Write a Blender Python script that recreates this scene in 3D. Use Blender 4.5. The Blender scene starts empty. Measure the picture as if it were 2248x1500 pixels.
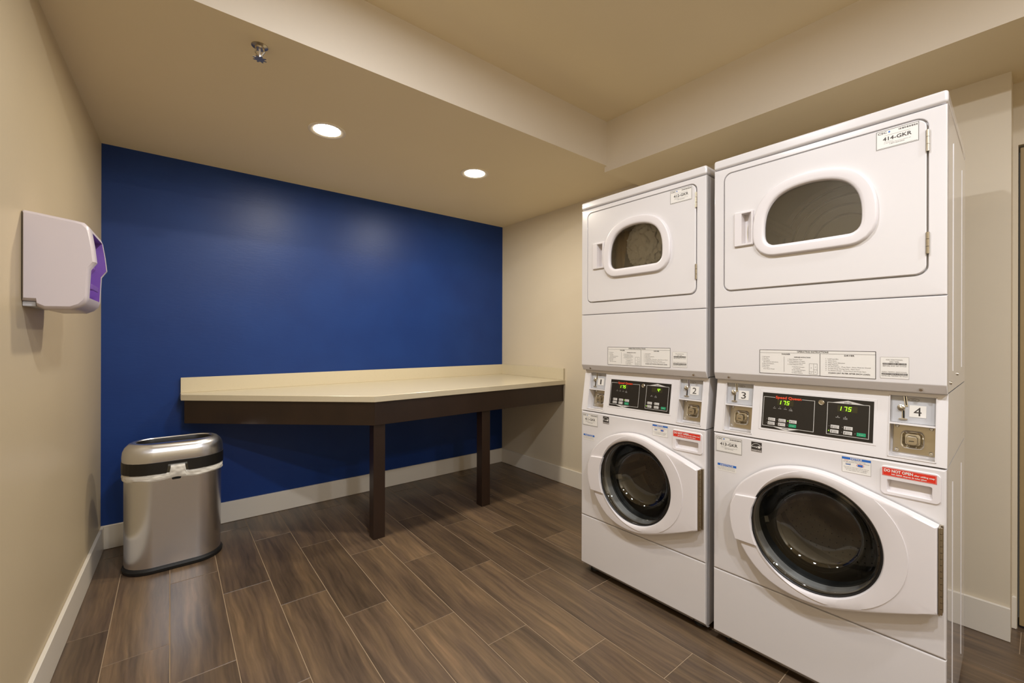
import bpy, bmesh, math, random
from mathutils import Vector, Matrix, noise
from mathutils.geometry import tessellate_polygon
random.seed(7)
C = bpy.context.scene
COL = C.collection
PI = math.pi
R = math.radians

# ------------------------------------------------------------------ camera
cam = bpy.data.cameras.new('camera')
cam.sensor_width = 36.0
cam.lens = 936.7 / 2248 * 36.0
cam.shift_y = (747.2 - 750.0) / 2248
cam.clip_start = 0.02
camo = bpy.data.objects.new('camera', cam)
COL.objects.link(camo)
CAMH = 1.247
yaw = R(38.69)
m = Matrix.Rotation(-yaw, 4, 'Z') @ Matrix.Rotation(PI / 2, 4, 'X') @ Matrix.Rotation(R(0.14), 4, 'Z')
m.translation = Vector((0, 0, CAMH))
camo.matrix_world = m
C.camera = camo

# ------------------------------------------------------------------ world + exposure
w = bpy.data.worlds.new('world'); C.world = w; w.use_nodes = True
w.node_tree.nodes['Background'].inputs[0].default_value = (1.0, 0.93, 0.82, 1)
w.node_tree.nodes['Background'].inputs[1].default_value = 0.05
C.view_settings.view_transform = 'Standard'
C.view_settings.look = 'None'
C.view_settings.gamma = 1
C.view_settings.use_curve_mapping = False
C.view_settings.exposure = 0.12

LAMP_COLOR = {'soffit': (1.0, 0.91, 0.76), 'bay': (1.0, 1.04, 1.12), 'entry': (1.0, 1.05, 1.16)}
LAMP_POWER = {'soffit': 13.5, 'bay': 18.5, 'entry': 17.0}
SOFFIT_Z, BEAM_Z, BAY_Z = 2.408, 2.37, 2.70
# ceiling cans: x, y, z, kind   (two in the soffit over the counter, the rest in the raised bay)
LAMPS = [(0.677, 2.490, SOFFIT_Z, 'soffit'), (1.652, 2.484, SOFFIT_Z, 'soffit'),
         (0.55, 0.80, BAY_Z, 'bay'), (0.55, -0.35, BAY_Z, 'bay'),
         (0.45, -1.35, BAY_Z, 'entry'), (1.45, -1.10, BAY_Z, 'entry')]

# ------------------------------------------------------------------ materials
def new_mat(name):
    mt = bpy.data.materials.new(name); mt.use_nodes = True
    nt = mt.node_tree
    return mt, nt, nt.nodes['Principled BSDF']

def srgb(r, g, b):
    f = lambda c: (c / 255 / 12.92) if c / 255 <= 0.04045 else ((c / 255 + 0.055) / 1.055) ** 2.4
    return (f(r), f(g), f(b), 1)

def simple(name, col, rough=0.5, metal=0.0, coat=0.0, bump=None, spec=0.5, emit=None, estr=0.0):
    mt, nt, p = new_mat(name)
    p.inputs['Base Color'].default_value = col
    p.inputs['Roughness'].default_value = rough
    p.inputs['Metallic'].default_value = metal
    p.inputs['Specular IOR Level'].default_value = spec
    p.inputs['Coat Weight'].default_value = coat
    p.inputs['Coat Roughness'].default_value = 0.05
    if emit:
        p.inputs['Emission Color'].default_value = emit
        p.inputs['Emission Strength'].default_value = estr
    if bump:
        sc, st, dist = bump
        tc = nt.nodes.new('ShaderNodeTexCoord')
        n = nt.nodes.new('ShaderNodeTexNoise'); n.inputs['Scale'].default_value = sc; n.inputs['Detail'].default_value = 4
        b = nt.nodes.new('ShaderNodeBump'); b.inputs['Strength'].default_value = st; b.inputs['Distance'].default_value = dist
        nt.links.new(tc.outputs['Object'], n.inputs['Vector'])
        nt.links.new(n.outputs['Fac'], b.inputs['Height'])
        nt.links.new(b.outputs['Normal'], p.inputs['Normal'])
    return mt

def paint(name, col, col2, rough, sc=1.3, bsc=60, bst=0.15, bdist=0.002, stretch=(1, 1, 1), spec=0.5):
    """wall paint: slow tonal drift plus a fine roller / brush relief"""
    mt, nt, p = new_mat(name)
    tc = nt.nodes.new('ShaderNodeTexCoord')
    n = nt.nodes.new('ShaderNodeTexNoise'); n.inputs['Scale'].default_value = sc; n.inputs['Detail'].default_value = 3
    nt.links.new(tc.outputs['Object'], n.inputs['Vector'])
    r = nt.nodes.new('ShaderNodeValToRGB')
    r.color_ramp.elements[0].position = 0.3; r.color_ramp.elements[0].color = col
    r.color_ramp.elements[1].position = 0.7; r.color_ramp.elements[1].color = col2
    nt.links.new(n.outputs['Fac'], r.inputs['Fac']); nt.links.new(r.outputs['Color'], p.inputs['Base Color'])
    mp = nt.nodes.new('ShaderNodeMapping'); mp.inputs['Scale'].default_value = stretch
    nt.links.new(tc.outputs['Object'], mp.inputs['Vector'])
    n2 = nt.nodes.new('ShaderNodeTexNoise'); n2.inputs['Scale'].default_value = bsc; n2.inputs['Detail'].default_value = 5
    nt.links.new(mp.outputs['Vector'], n2.inputs['Vector'])
    b = nt.nodes.new('ShaderNodeBump'); b.inputs['Strength'].default_value = bst; b.inputs['Distance'].default_value = bdist
    nt.links.new(n2.outputs['Fac'], b.inputs['Height']); nt.links.new(b.outputs['Normal'], p.inputs['Normal'])
    p.inputs['Roughness'].default_value = rough
    p.inputs['Specular IOR Level'].default_value = spec
    return mt

M = {}
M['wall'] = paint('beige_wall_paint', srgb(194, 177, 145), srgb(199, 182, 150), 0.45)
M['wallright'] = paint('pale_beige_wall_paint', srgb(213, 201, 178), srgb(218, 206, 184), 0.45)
M['ceiling'] = paint('ceiling_paint', srgb(230, 214, 179), srgb(233, 217, 183), 0.6)
M['fascia'] = paint('fascia_paint', srgb(222, 211, 193), srgb(226, 215, 198), 0.55)
M['blue'] = paint('blue_wall_paint', srgb(15, 51, 117), srgb(18, 56, 124), 0.42, sc=3.5, bsc=70, bst=0.3, bdist=0.0012, stretch=(0.4, 1, 1.5), spec=0.36)
M['trim'] = simple('baseboard_paint', srgb(226, 218, 204), 0.3)
M['door'] = simple('tan_door_paint', srgb(158, 136, 96), 0.5, bump=(30, 0.2, 0.002))
M['grout'] = simple('grout', srgb(158, 136, 110), 0.9, bump=(200, 0.4, 0.001))
M['enamel'] = simple('white_enamel', srgb(228, 224, 223), 0.2, coat=0.9)
M['plastic'] = simple('white_plastic', srgb(228, 222, 221), 0.32)
M['black'] = simple('black_plastic', srgb(22, 20, 18), 0.4)
M['panel'] = simple('black_control_film', srgb(30, 26, 22), 0.35)
M['dark'] = simple('dark_void', srgb(10, 9, 8), 0.8)
M['rubber'] = simple('black_rubber', srgb(20, 20, 20), 0.55)
M['ink'] = simple('black_print', srgb(54, 47, 42), 0.6)
M['inklight'] = simple('grey_print', srgb(120, 112, 106), 0.6)
M['label'] = simple('label_stock', srgb(234, 230, 223), 0.4)
M['red'] = simple('red_print', srgb(222, 52, 32), 0.4)
M['orange'] = simple('orange_red_print', srgb(228, 76, 40), 0.5)
M['blueprint'] = simple('blue_print', srgb(40, 104, 190), 0.4)
M['greykey'] = simple('grey_key', srgb(206, 202, 196), 0.5)
M['greenkey'] = simple('green_key', srgb(30, 150, 104), 0.5)
M['chrome'] = simple('chrome', srgb(225, 222, 215), 0.12, metal=1)
M['steel'] = simple('satin_steel', srgb(190, 180, 160), 0.3, metal=1)
M['drum'] = simple('drum_steel', srgb(150, 145, 138), 0.28, metal=1)
M['greyplate'] = simple('grey_plate', srgb(188, 188, 190), 0.45)
M['led'] = simple('green_led', srgb(60, 120, 0), 0.4, emit=(0.35, 1.0, 0.02, 1), estr=2.2)
M['ledoff'] = simple('dark_display', srgb(52, 48, 26), 0.3)
M['wood'] = simple('espresso_wood', srgb(50, 34, 24), 0.38, bump=(60, 0.1, 0.001))
M['purple'] = simple('purple_plastic', srgb(128, 88, 170), 0.3)
M['dispenser'] = simple('dispenser_plastic', srgb(208, 198, 200), 0.3)
M['paleblue'] = simple('pale_blue_film', srgb(140, 160, 205), 0.15)
M['bag'] = simple('white_poly_film', srgb(226, 222, 212), 0.38, bump=(25, 0.5, 0.004))
M['cloth'] = simple('white_cotton', srgb(248, 247, 245), 0.9, bump=(60, 0.4, 0.003))
M['tancloth'] = simple('tan_cotton', srgb(190, 160, 110), 0.9)
M['drumpaint'] = simple('dryer_drum_coating', srgb(235, 226, 204), 0.4)
M['lens'] = simple('lamp_lens', (1, 1, 1, 1), 0.5, emit=(1.0, 0.92, 0.78, 1), estr=14.0)
M['lamptrim'] = simple('lamp_trim', srgb(236, 226, 205), 0.5)

def wood_stain():
    mt, nt, p = new_mat('espresso_stained_wood')
    tc = nt.nodes.new('ShaderNodeTexCoord')
    mp = nt.nodes.new('ShaderNodeMapping'); mp.inputs['Scale'].default_value = (2.5, 2.5, 1.2)
    n = nt.nodes.new('ShaderNodeTexNoise'); n.inputs['Scale'].default_value = 3.0; n.inputs['Detail'].default_value = 6
    r = nt.nodes.new('ShaderNodeValToRGB')
    r.color_ramp.elements[0].color = srgb(34, 22, 15); r.color_ramp.elements[1].color = srgb(54, 37, 27)
    nt.links.new(tc.outputs['Object'], mp.inputs['Vector']); nt.links.new(mp.outputs['Vector'], n.inputs['Vector'])
    nt.links.new(n.outputs['Fac'], r.inputs['Fac']); nt.links.new(r.outputs['Color'], p.inputs['Base Color'])
    p.inputs['Roughness'].default_value = 0.33
    return mt
M['wood'] = wood_stain()

def quartz():
    mt, nt, p = new_mat('speckled_cream_quartz')
    tc = nt.nodes.new('ShaderNodeTexCoord')
    v = nt.nodes.new('ShaderNodeTexVoronoi'); v.inputs['Scale'].default_value = 160
    r = nt.nodes.new('ShaderNodeValToRGB'); r.color_ramp.interpolation = 'CONSTANT'
    r.color_ramp.elements[0].position = 0.0; r.color_ramp.elements[0].color = (0, 0, 0, 1)
    r.color_ramp.elements[1].position = 0.16; r.color_ramp.elements[1].color = (1, 1, 1, 1)
    n = nt.nodes.new('ShaderNodeTexNoise'); n.inputs['Scale'].default_value = 45
    r2 = nt.nodes.new('ShaderNodeValToRGB'); r2.color_ramp.elements[0].position = 0.55; r2.color_ramp.elements[0].color = (0, 0, 0, 1)
    r2.color_ramp.elements[1].position = 0.6; r2.color_ramp.elements[1].color = (1, 1, 1, 1)
    mul = nt.nodes.new('ShaderNodeMath'); mul.operation = 'SUBTRACT'; mul.use_clamp = True
    mx = nt.nodes.new('ShaderNodeMix'); mx.data_type = 'RGBA'
    mx.inputs['A'].default_value = srgb(212, 201, 174); mx.inputs['B'].default_value = srgb(172, 156, 122)
    nt.links.new(tc.outputs['Object'], v.inputs['Vector']); nt.links.new(v.outputs['Distance'], r.inputs['Fac'])
    nt.links.new(tc.outputs['Object'], n.inputs['Vector']); nt.links.new(n.outputs['Fac'], r2.inputs['Fac'])
    nt.links.new(r2.outputs['Color'], mul.inputs[0]); nt.links.new(r.outputs['Color'], mul.inputs[1])
    nt.links.new(mul.outputs[0], mx.inputs['Factor']); nt.links.new(mx.outputs['Result'], p.inputs['Base Color'])
    p.inputs['Roughness'].default_value = 0.28
    return mt
M['quartz'] = quartz()

def wood_tile():
    mt, nt, p = new_mat('wood_look_porcelain')
    tc = nt.nodes.new('ShaderNodeTexCoord'); oi = nt.nodes.new('ShaderNodeObjectInfo')
    comb = nt.nodes.new('ShaderNodeCombineXYZ')
    mul = nt.nodes.new('ShaderNodeMath'); mul.operation = 'MULTIPLY'; mul.inputs[1].default_value = 53.0
    nt.links.new(oi.outputs['Random'], mul.inputs[0])
    nt.links.new(mul.outputs[0], comb.inputs[0]); nt.links.new(mul.outputs[0], comb.inputs[1])
    add = nt.nodes.new('ShaderNodeVectorMath'); add.operation = 'ADD'
    nt.links.new(tc.outputs['Object'], add.inputs[0]); nt.links.new(comb.outputs[0], add.inputs[1])
    # broad figure, warped
    wn = nt.nodes.new('ShaderNodeTexNoise'); wn.inputs['Scale'].default_value = 3.0; wn.inputs['Detail'].default_value = 2
    nt.links.new(add.outputs[0], wn.inputs['Vector'])
    sc = nt.nodes.new('ShaderNodeVectorMath'); sc.operation = 'SCALE'; sc.inputs['Scale'].default_value = 0.04
    nt.links.new(wn.outputs['Color'], sc.inputs[0])
    add2 = nt.nodes.new('ShaderNodeVectorMath'); add2.operation = 'ADD'
    nt.links.new(add.outputs[0], add2.inputs[0]); nt.links.new(sc.outputs[0], add2.inputs[1])
    mp = nt.nodes.new('ShaderNodeMapping'); mp.inputs['Scale'].default_value = (9.0, 0.75, 1.0)
    nt.links.new(add2.outputs[0], mp.inputs['Vector'])
    n1 = nt.nodes.new('ShaderNodeTexNoise'); n1.inputs['Scale'].default_value = 1.3; n1.inputs['Detail'].default_value = 8; n1.inputs['Roughness'].default_value = 0.68
    nt.links.new(mp.outputs['Vector'], n1.inputs['Vector'])
    r1 = nt.nodes.new('ShaderNodeValToRGB')
    e = r1.color_ramp.elements
    e[0].position = 0.28; e[0].color = srgb(66, 54, 41)
    e[1].position = 0.74; e[1].color = srgb(130, 102, 72)
    e2 = r1.color_ramp.elements.new(0.45); e2.color = srgb(92, 74, 57)
    e3 = r1.color_ramp.elements.new(0.58); e3.color = srgb(108, 87, 63)
    nt.links.new(n1.outputs['Fac'], r1.inputs['Fac'])
    # fine streaks
    mp2 = nt.nodes.new('ShaderNodeMapping'); mp2.inputs['Scale'].default_value = (70.0, 3.0, 1.0)
    nt.links.new(add2.outputs[0], mp2.inputs['Vector'])
    n2 = nt.nodes.new('ShaderNodeTexNoise'); n2.inputs['Scale'].default_value = 1.0; n2.inputs['Detail'].default_value = 3
    nt.links.new(mp2.outputs['Vector'], n2.inputs['Vector'])
    r2 = nt.nodes.new('ShaderNodeValToRGB')
    r2.color_ramp.elements[0].position = 0.3; r2.color_ramp.elements[0].color = (0.62, 0.62, 0.62, 1)
    r2.color_ramp.elements[1].position = 0.7; r2.color_ramp.elements[1].color = (1.12, 1.10, 1.08, 1)
    nt.links.new(n2.outputs['Fac'], r2.inputs['Fac'])
    mx = nt.nodes.new('ShaderNodeMix'); mx.data_type = 'RGBA'; mx.blend_type = 'MULTIPLY'; mx.inputs['Factor'].default_value = 0.8
    nt.links.new(r1.outputs['Color'], mx.inputs['A']); nt.links.new(r2.outputs['Color'], mx.inputs['B'])
    # per tile tone
    mr = nt.nodes.new('ShaderNodeMapRange'); mr.inputs['To Min'].default_value = 0.84; mr.inputs['To Max'].default_value = 1.28
    nt.links.new(oi.outputs['Random'], mr.inputs['Value'])
    hs = nt.nodes.new('ShaderNodeHueSaturation'); hs.inputs['Saturation'].default_value = 0.92
    nt.links.new(mr.outputs['Result'], hs.inputs['Value']); nt.links.new(mx.outputs['Result'], hs.inputs['Color'])
    nt.links.new(hs.outputs['Color'], p.inputs['Base Color'])
    b = nt.nodes.new('ShaderNodeBump'); b.inputs['Strength'].default_value = 0.25; b.inputs['Distance'].default_value = 0.001
    nt.links.new(n2.outputs['Fac'], b.inputs['Height']); nt.links.new(b.outputs['Normal'], p.inputs['Normal'])
    p.inputs['Roughness'].default_value = 0.31
    return mt
M['tile'] = wood_tile()

def brushed():
    mt, nt, p = new_mat('brushed_stainless')
    p.inputs['Base Color'].default_value = srgb(228, 230, 236)
    p.inputs['Metallic'].default_value = 1.0
    p.inputs['Roughness'].default_value = 0.26
    p.inputs['Anisotropic'].default_value = 0.65
    tc = nt.nodes.new('ShaderNodeTexCoord')
    mp = nt.nodes.new('ShaderNodeMapping'); mp.inputs['Scale'].default_value = (3, 3, 400)
    n = nt.nodes.new('ShaderNodeTexNoise'); n.inputs['Scale'].default_value = 2.0; n.inputs['Detail'].default_value = 2
    b = nt.nodes.new('ShaderNodeBump'); b.inputs['Strength'].default_value = 0.08; b.inputs['Distance'].default_value = 0.0005
    nt.links.new(tc.outputs['Object'], mp.inputs['Vector']); nt.links.new(mp.outputs['Vector'], n.inputs['Vector'])
    nt.links.new(n.outputs['Fac'], b.inputs['Height']); nt.links.new(b.outputs['Normal'], p.inputs['Normal'])
    return mt
M['brushed'] = brushed()

def glass(name, tint, rough=0.02, refl=1.0, ior=1.5):
    """tinted pane: sees through, reflects by angle"""
    mt = bpy.data.materials.new(name); mt.use_nodes = True
    nt = mt.node_tree; nt.nodes.clear()
    out = nt.nodes.new('ShaderNodeOutputMaterial')
    tr = nt.nodes.new('ShaderNodeBsdfTransparent'); tr.inputs[0].default_value = tint
    gl = nt.nodes.new('ShaderNodeBsdfGlossy'); gl.inputs['Roughness'].default_value = rough
    gl.inputs['Color'].default_value = (refl, refl, refl, 1)
    fr = nt.nodes.new('ShaderNodeFresnel'); fr.inputs['IOR'].default_value = ior
    mx = nt.nodes.new('ShaderNodeMixShader')
    nt.links.new(fr.outputs[0], mx.inputs[0]); nt.links.new(tr.outputs[0], mx.inputs[1]); nt.links.new(gl.outputs[0], mx.inputs[2])
    nt.links.new(mx.outputs[0], out.inputs[0])
    return mt
M['glass_washer'] = glass('washer_door_glass', (0.74, 0.75, 0.72, 1), 0.03, ior=1.9)
M['glass_dryer'] = glass('dryer_window_glass', (0.98, 0.96, 0.90, 1), 0.02, ior=2.3)   # double pane

# ------------------------------------------------------------------ mesh helper
_txt = {}
def text_geo(s):
    if s in _txt: return _txt[s]
    cu = bpy.data.curves.new('t', 'FONT'); cu.body = s; cu.size = 1.0; cu.resolution_u = 2; cu.fill_mode = 'FRONT'
    o = bpy.data.objects.new('t', cu); COL.objects.link(o)
    dg = bpy.context.evaluated_depsgraph_get(); dg.update()
    me = bpy.data.meshes.new_from_object(o.evaluated_get(dg))
    vs = [(v.co.x, v.co.y) for v in me.vertices]; fs = [tuple(p.vertices) for p in me.polygons]
    bpy.data.meshes.remove(me); bpy.data.objects.remove(o); bpy.data.curves.remove(cu)
    x0 = min((v[0] for v in vs), default=0); x1 = max((v[0] for v in vs), default=1)
    _txt[s] = ([(x - x0, y) for x, y in vs], fs, x1 - x0)
    return _txt[s]

def rrect(x0, x1, z0, z1, r, n=5):
    pts = []
    for cx, cz, a0 in ((x1 - r, z1 - r, 0), (x0 + r, z1 - r, 90), (x0 + r, z0 + r, 180), (x1 - r, z0 + r, 270)):
        for i in range(n + 1):
            a = R(a0 + 90 * i / n)
            pts.append((cx + r * math.cos(a), cz + r * math.sin(a)))
    return pts

def radial(poly, c, angs):
    """where rays from c at the given angles leave a closed polygon"""
    out = []
    n = len(poly)
    for a in angs:
        dx, dz = math.cos(a), math.sin(a); best = None
        for i in range(n):
            ax, az = poly[i][0] - c[0], poly[i][1] - c[1]
            bx, bz = poly[(i + 1) % n][0] - c[0], poly[(i + 1) % n][1] - c[1]
            ex, ez = bx - ax, bz - az
            den = dx * ez - dz * ex
            if abs(den) < 1e-12: continue
            t = (ax * ez - az * ex) / den; s = (ax * dz - az * dx) / den
            if t > 0 and -1e-6 <= s <= 1 + 1e-6 and (best is None or t > best): best = t
        out.append((c[0] + dx * best, c[1] + dz * best))
    return out

def angles(c, corners, n=72):
    a = [2 * PI * i / n for i in range(n)]
    a += [math.atan2(z - c[1], x - c[0]) % (2 * PI) for x, z in corners]
    a = sorted(a); out = [a[0]]
    for v in a[1:]:
        if v - out[-1] > 1e-4: out.append(v)
    return out

class MB:
    def __init__(s, T=None):
        s.v = []; s.f = []; s.mi = []; s.mats = []; s.T = T
    def mat(s, name):
        if name not in s.mats: s.mats.append(name)
        return s.mats.index(name)
    def add(s, vs, fs, mat):
        k = len(s.v); m_ = s.mat(mat)
        if s.T: vs = [s.T(p) for p in vs]
        s.v += [tuple(p) for p in vs]
        for f in fs:
            s.f.append([i + k for i in f]); s.mi.append(m_)
        return s
    def box(s, x0, x1, y0, y1, z0, z1, mat, bev=0.0, seg=2):
        bm = bmesh.new(); bmesh.ops.create_cube(bm, size=1)
        for v in bm.verts:
            v.co = ((x0 + x1) / 2 + v.co.x * (x1 - x0), (y0 + y1) / 2 + v.co.y * (y1 - y0), (z0 + z1) / 2 + v.co.z * (z1 - z0))
        if bev > 0:
            bmesh.ops.bevel(bm, geom=list(bm.edges), offset=bev, segments=seg, affect='EDGES', profile=0.5, clamp_overlap=True)
        bm.verts.index_update()
        s.add([tuple(v.co) for v in bm.verts], [[v.index for v in f.verts] for f in bm.faces], mat)
        bm.free(); return s
    def loft(s, loops, mat, cap0=False, cap1=False, closed=True):
        n = len(loops[0]); vs = [p for l in loops for p in l]; fs = []
        for i in range(len(loops) - 1):
            for j in range(n if closed else n - 1):
                a, b = i * n + j, i * n + (j + 1) % n
                fs.append([a, b, b + n, a + n])
        if cap0: fs.append(list(range(n - 1, -1, -1)))
        if cap1: fs.append([(len(loops) - 1) * n + j for j in range(n)])
        return s.add(vs, fs, mat)
    def prism(s, poly, z0, z1, mat, bev=0.0):
        """vertical prism over an xy polygon with softened top and bottom edge"""
        c = (sum(p[0] for p in poly) / len(poly), sum(p[1] for p in poly) / len(poly))
        def ins(d):
            out = []; n = len(poly)
            for i in range(n):
                p0, p1, p2 = Vector(poly[i - 1]), Vector(poly[i]), Vector(poly[(i + 1) % n])
                d1 = (p1 - p0).normalized(); d2 = (p2 - p1).normalized()
                n1 = Vector((-d1.y, d1.x)); n2 = Vector((-d2.y, d2.x)); b = (n1 + n2).normalized()
                k = d / max(0.3, b.dot(n1)); out.append((p1.x + b.x * k, p1.y + b.y * k))
            return out
        area = sum(poly[i - 1][0] * poly[i][1] - poly[i][0] * poly[i - 1][1] for i in range(len(poly)))
        if area < 0: poly = poly[::-1]
        if bev > 0:
            q = ins(bev)
            L = [[(x, y, z0) for x, y in q], [(x, y, z0 + bev) for x, y in poly], [(x, y, z1 - bev) for x, y in poly], [(x, y, z1) for x, y in q]]
        else:
            L = [[(x, y, z0) for x, y in poly], [(x, y, z1) for x, y in poly]]
        return s.loft(L, mat, True, True)
    def fprism(s, poly, y0, y1, mat, bev=0.0, n=None):
        """prism over an xz polygon; y0 = outer (front) face, y1 = inner"""
        c = (sum(p[0] for p in poly) / len(poly), sum(p[1] for p in poly) / len(poly))
        def sc(d):
            out = []
            for x, z in poly:
                r = math.hypot(x - c[0], z - c[1]); k = max(0.0, (r - d) / r) if r > 0 else 1
                out.append((c[0] + (x - c[0]) * k, c[1] + (z - c[1]) * k))
            return out
        sg = 1 if y1 > y0 else -1
        L = []
        if bev > 0:
            L.append([(x, y0, z) for x, z in sc(bev)])
            L.append([(x, y0 + sg * bev * .3, z) for x, z in sc(bev * .3)])
            L.append([(x, y0 + sg * bev, z) for x, z in poly])
        else:
            L.append([(x, y0, z) for x, z in poly])
        L.append([(x, y1, z) for x, z in poly])
        return s.loft(L, mat, True, True)
    def quad(s, u0, u1, z0, z1, y, mat):
        return s.add([(u0, y, z0), (u1, y, z0), (u1, y, z1), (u0, y, z1)], [[0, 1, 2, 3]], mat)
    def poly(s, pts, y, mat):
        return s.add([(x, y, z) for x, z in pts], [list(range(len(pts)))], mat)
    def frame(s, u0, u1, z0, z1, t, y, mat):
        s.quad(u0, u1, z1 - t, z1, y, mat); s.quad(u0, u1, z0, z0 + t, y, mat)
        s.quad(u0, u0 + t, z0 + t, z1 - t, y, mat); s.quad(u1 - t, u1, z0 + t, z1 - t, y, mat)
        return s
    def text(s, t, u, z, h, mat, y=-0.0006, w=None, al='L', bold=0):
        """u,z = baseline start / centre; h = cap height; w = full width"""
        vs, fs, wd = text_geo(t)
        ky = h / 0.70; kx = (w / wd) if w else ky
        off = 0 if al == 'L' else (-wd * kx / 2 if al == 'C' else -wd * kx)
        reps = [(0, 0)] if not bold else [(-bold, 0), (bold, 0), (0, bold), (0, -bold)]
        for q_, (bx, bz) in enumerate(reps):
            s.add([(u + off + x * kx + bx, y - 0.00002 * q_, z + yy * ky + bz) for x, yy in vs], fs, mat)
        return s
    def cyl(s, p0, p1, r0, r1, mat, n=20, cap=True):
        a = Vector(p0); b = Vector(p1); d = (b - a).normalized()
        u = d.orthogonal().normalized(); v = d.cross(u)
        L = []
        for c, r in ((a, r0), (b, r1)):
            L.append([tuple(c + u * r * math.cos(2 * PI * i / n) + v * r * math.sin(2 * PI * i / n)) for i in range(n)])
        return s.loft(L, mat, cap, cap)
    def lathe(s, prof, c, axis, mat, n=48, cap0=False, cap1=False):
        """prof: (radius, distance along axis)"""
        d = Vector(axis).normalized(); u = d.orthogonal().normalized(); v = d.cross(u); c = Vector(c)
        L = [[tuple(c + d * h + u * r * math.cos(2 * PI * i / n) + v * r * math.sin(2 * PI * i / n)) for i in range(n)] for r, h in prof]
        return s.loft(L, mat, cap0, cap1)
    def build(s, name, parent=None, smooth=30):
        me = bpy.data.meshes.new(name); me.from_pydata(s.v, [], s.f)
        for k in s.mats: me.materials.append(M[k])
        me.polygons.foreach_set('material_index', s.mi)
        bm = bmesh.new(); bm.from_mesh(me)
        bmesh.ops.recalc_face_normals(bm, faces=bm.faces); bm.to_mesh(me); bm.free()
        if smooth:
            me.polygons.foreach_set('use_smooth', [True] * len(me.polygons))
            me.set_sharp_from_angle(angle=R(smooth))
        me.update()
        o = bpy.data.objects.new(name, me); COL.objects.link(o)
        if smooth:
            wn = o.modifiers.new('normals', 'WEIGHTED_NORMAL'); wn.keep_sharp = True; wn.weight = 60
        if parent: o.parent = parent
        return o
    def holed(s, outer, holes, y, mat):
        """flat sheet in the xz plane with cut-outs"""
        polys = [[Vector((x, z, 0)) for x, z in p] for p in [outer] + holes]
        flat = [(p.x, y, p.y) for q in polys for p in q]
        return s.add(flat, [list(t) for t in tessellate_polygon(polys)], mat)

def empty(name, loc, rz, label, cat, group=None):
    o = bpy.data.objects.new(name, None); COL.objects.link(o)
    o.empty_display_size = 0.1
    o.location = loc; o.rotation_euler = (0, 0, rz); o['label'] = label; o['category'] = cat
    if group: o['group'] = group
    return o
def tag(o, label, cat, group=None):
    o['label'] = label; o['category'] = cat
    if group: o['group'] = group
    return o
def struct(mb, name, label=None, smooth=30):
    o = mb.build(name, None, smooth); o['kind'] = 'structure'
    if label: o['label'] = label
    return o

# ------------------------------------------------------------------ room shell
YB, YF = 3.491, -1.9            # blue wall face, wall behind the camera
xl = lambda y: -0.320 - 0.0265 * (3.49 - y)      # left wall face
xr = lambda y: 2.667 + 0.0175 * (3.49 - y)       # right wall face
xf = lambda y: 2.263 + 0.0204 * (1.811 - y)      # beam fascia
YE = 0.088                      # where the right wall ends
XR2 = 2.872                     # short wall beyond it

# floor: grout bed with one object per plank tile
fl = MB().box(-0.55, 3.0, YF - 0.1, YB + 0.1, -0.05, -0.0016, 'grout')
floor = struct(fl, 'floor', 'brown wood-look plank tiles laid lengthwise towards the blue wall')
TW, TL, G = 0.2035, 0.816, 0.0031
def tile_mesh(w_, l_):
    c, b, h = 0.0, 0.0009, 0.008
    mb = MB()
    x, y = w_ / 2, l_ / 2
    L = [[(sx * x, sy * y, -h) for sx, sy in ((-1, -1), (1, -1), (1, 1), (-1, 1))],
         [(sx * x, sy * y, -b) for sx, sy in ((-1, -1), (1, -1), (1, 1), (-1, 1))],
         [(sx * (x - b), sy * (y - b), 0) for sx, sy in ((-1, -1), (1, -1), (1, 1), (-1, 1))]]
    mb.loft(L, 'tile', False, True)
    return mb
shared = {}
for i in range(-2, 16):
    x0, x1 = TW * i + 0.0008, TW * (i + 1) + 0.0008
    x0c, x1c = max(x0, -0.46), min(x1, 2.98)
    if x1c - x0c < 0.03: continue
    ph = 1.965 - 0.272 * i
    k0 = math.floor((YF - ph) / TL)
    y = ph + k0 * TL
    while y < YB + 0.02:
        y0c, y1c = max(y, YF - 0.02), min(y + TL, YB + 0.03)
        if y1c - y0c > 0.03:
            key = (round(x1c - x0c - G, 4), round(y1c - y0c - G, 4))
            if key not in shared:
                o = tile_mesh(*key).build('tile', floor, 0); shared[key] = o.data
            else:
                o = bpy.data.objects.new('tile', shared[key]); COL.objects.link(o); o.parent = floor
            o.location = ((x0c + x1c) / 2, (y0c + y1c) / 2, random.uniform(-0.0003, 0.0001))
        y += TL

def vwall(name, pts, z0, z1, mat, label=None):
    mb = MB(); mb.prism(pts, z0, z1, mat)
    return struct(mb, name, label, 0)
T = 0.12
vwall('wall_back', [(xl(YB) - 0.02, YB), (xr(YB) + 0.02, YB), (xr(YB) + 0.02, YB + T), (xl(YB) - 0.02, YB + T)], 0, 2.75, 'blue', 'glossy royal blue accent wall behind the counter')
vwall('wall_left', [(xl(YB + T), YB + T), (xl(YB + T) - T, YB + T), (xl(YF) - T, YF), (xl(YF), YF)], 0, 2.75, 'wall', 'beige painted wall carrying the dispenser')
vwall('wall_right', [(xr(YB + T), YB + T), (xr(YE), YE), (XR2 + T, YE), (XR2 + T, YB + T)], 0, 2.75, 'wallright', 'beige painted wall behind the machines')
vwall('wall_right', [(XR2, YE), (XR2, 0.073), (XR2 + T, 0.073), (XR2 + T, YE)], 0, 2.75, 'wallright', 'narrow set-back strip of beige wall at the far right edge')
vwall('wall_right', [(XR2, -0.93), (XR2, YF), (XR2 + T, YF), (XR2 + T, -0.93)], 0, 2.75, 'wallright', 'beige wall on the near side of the door')
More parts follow.
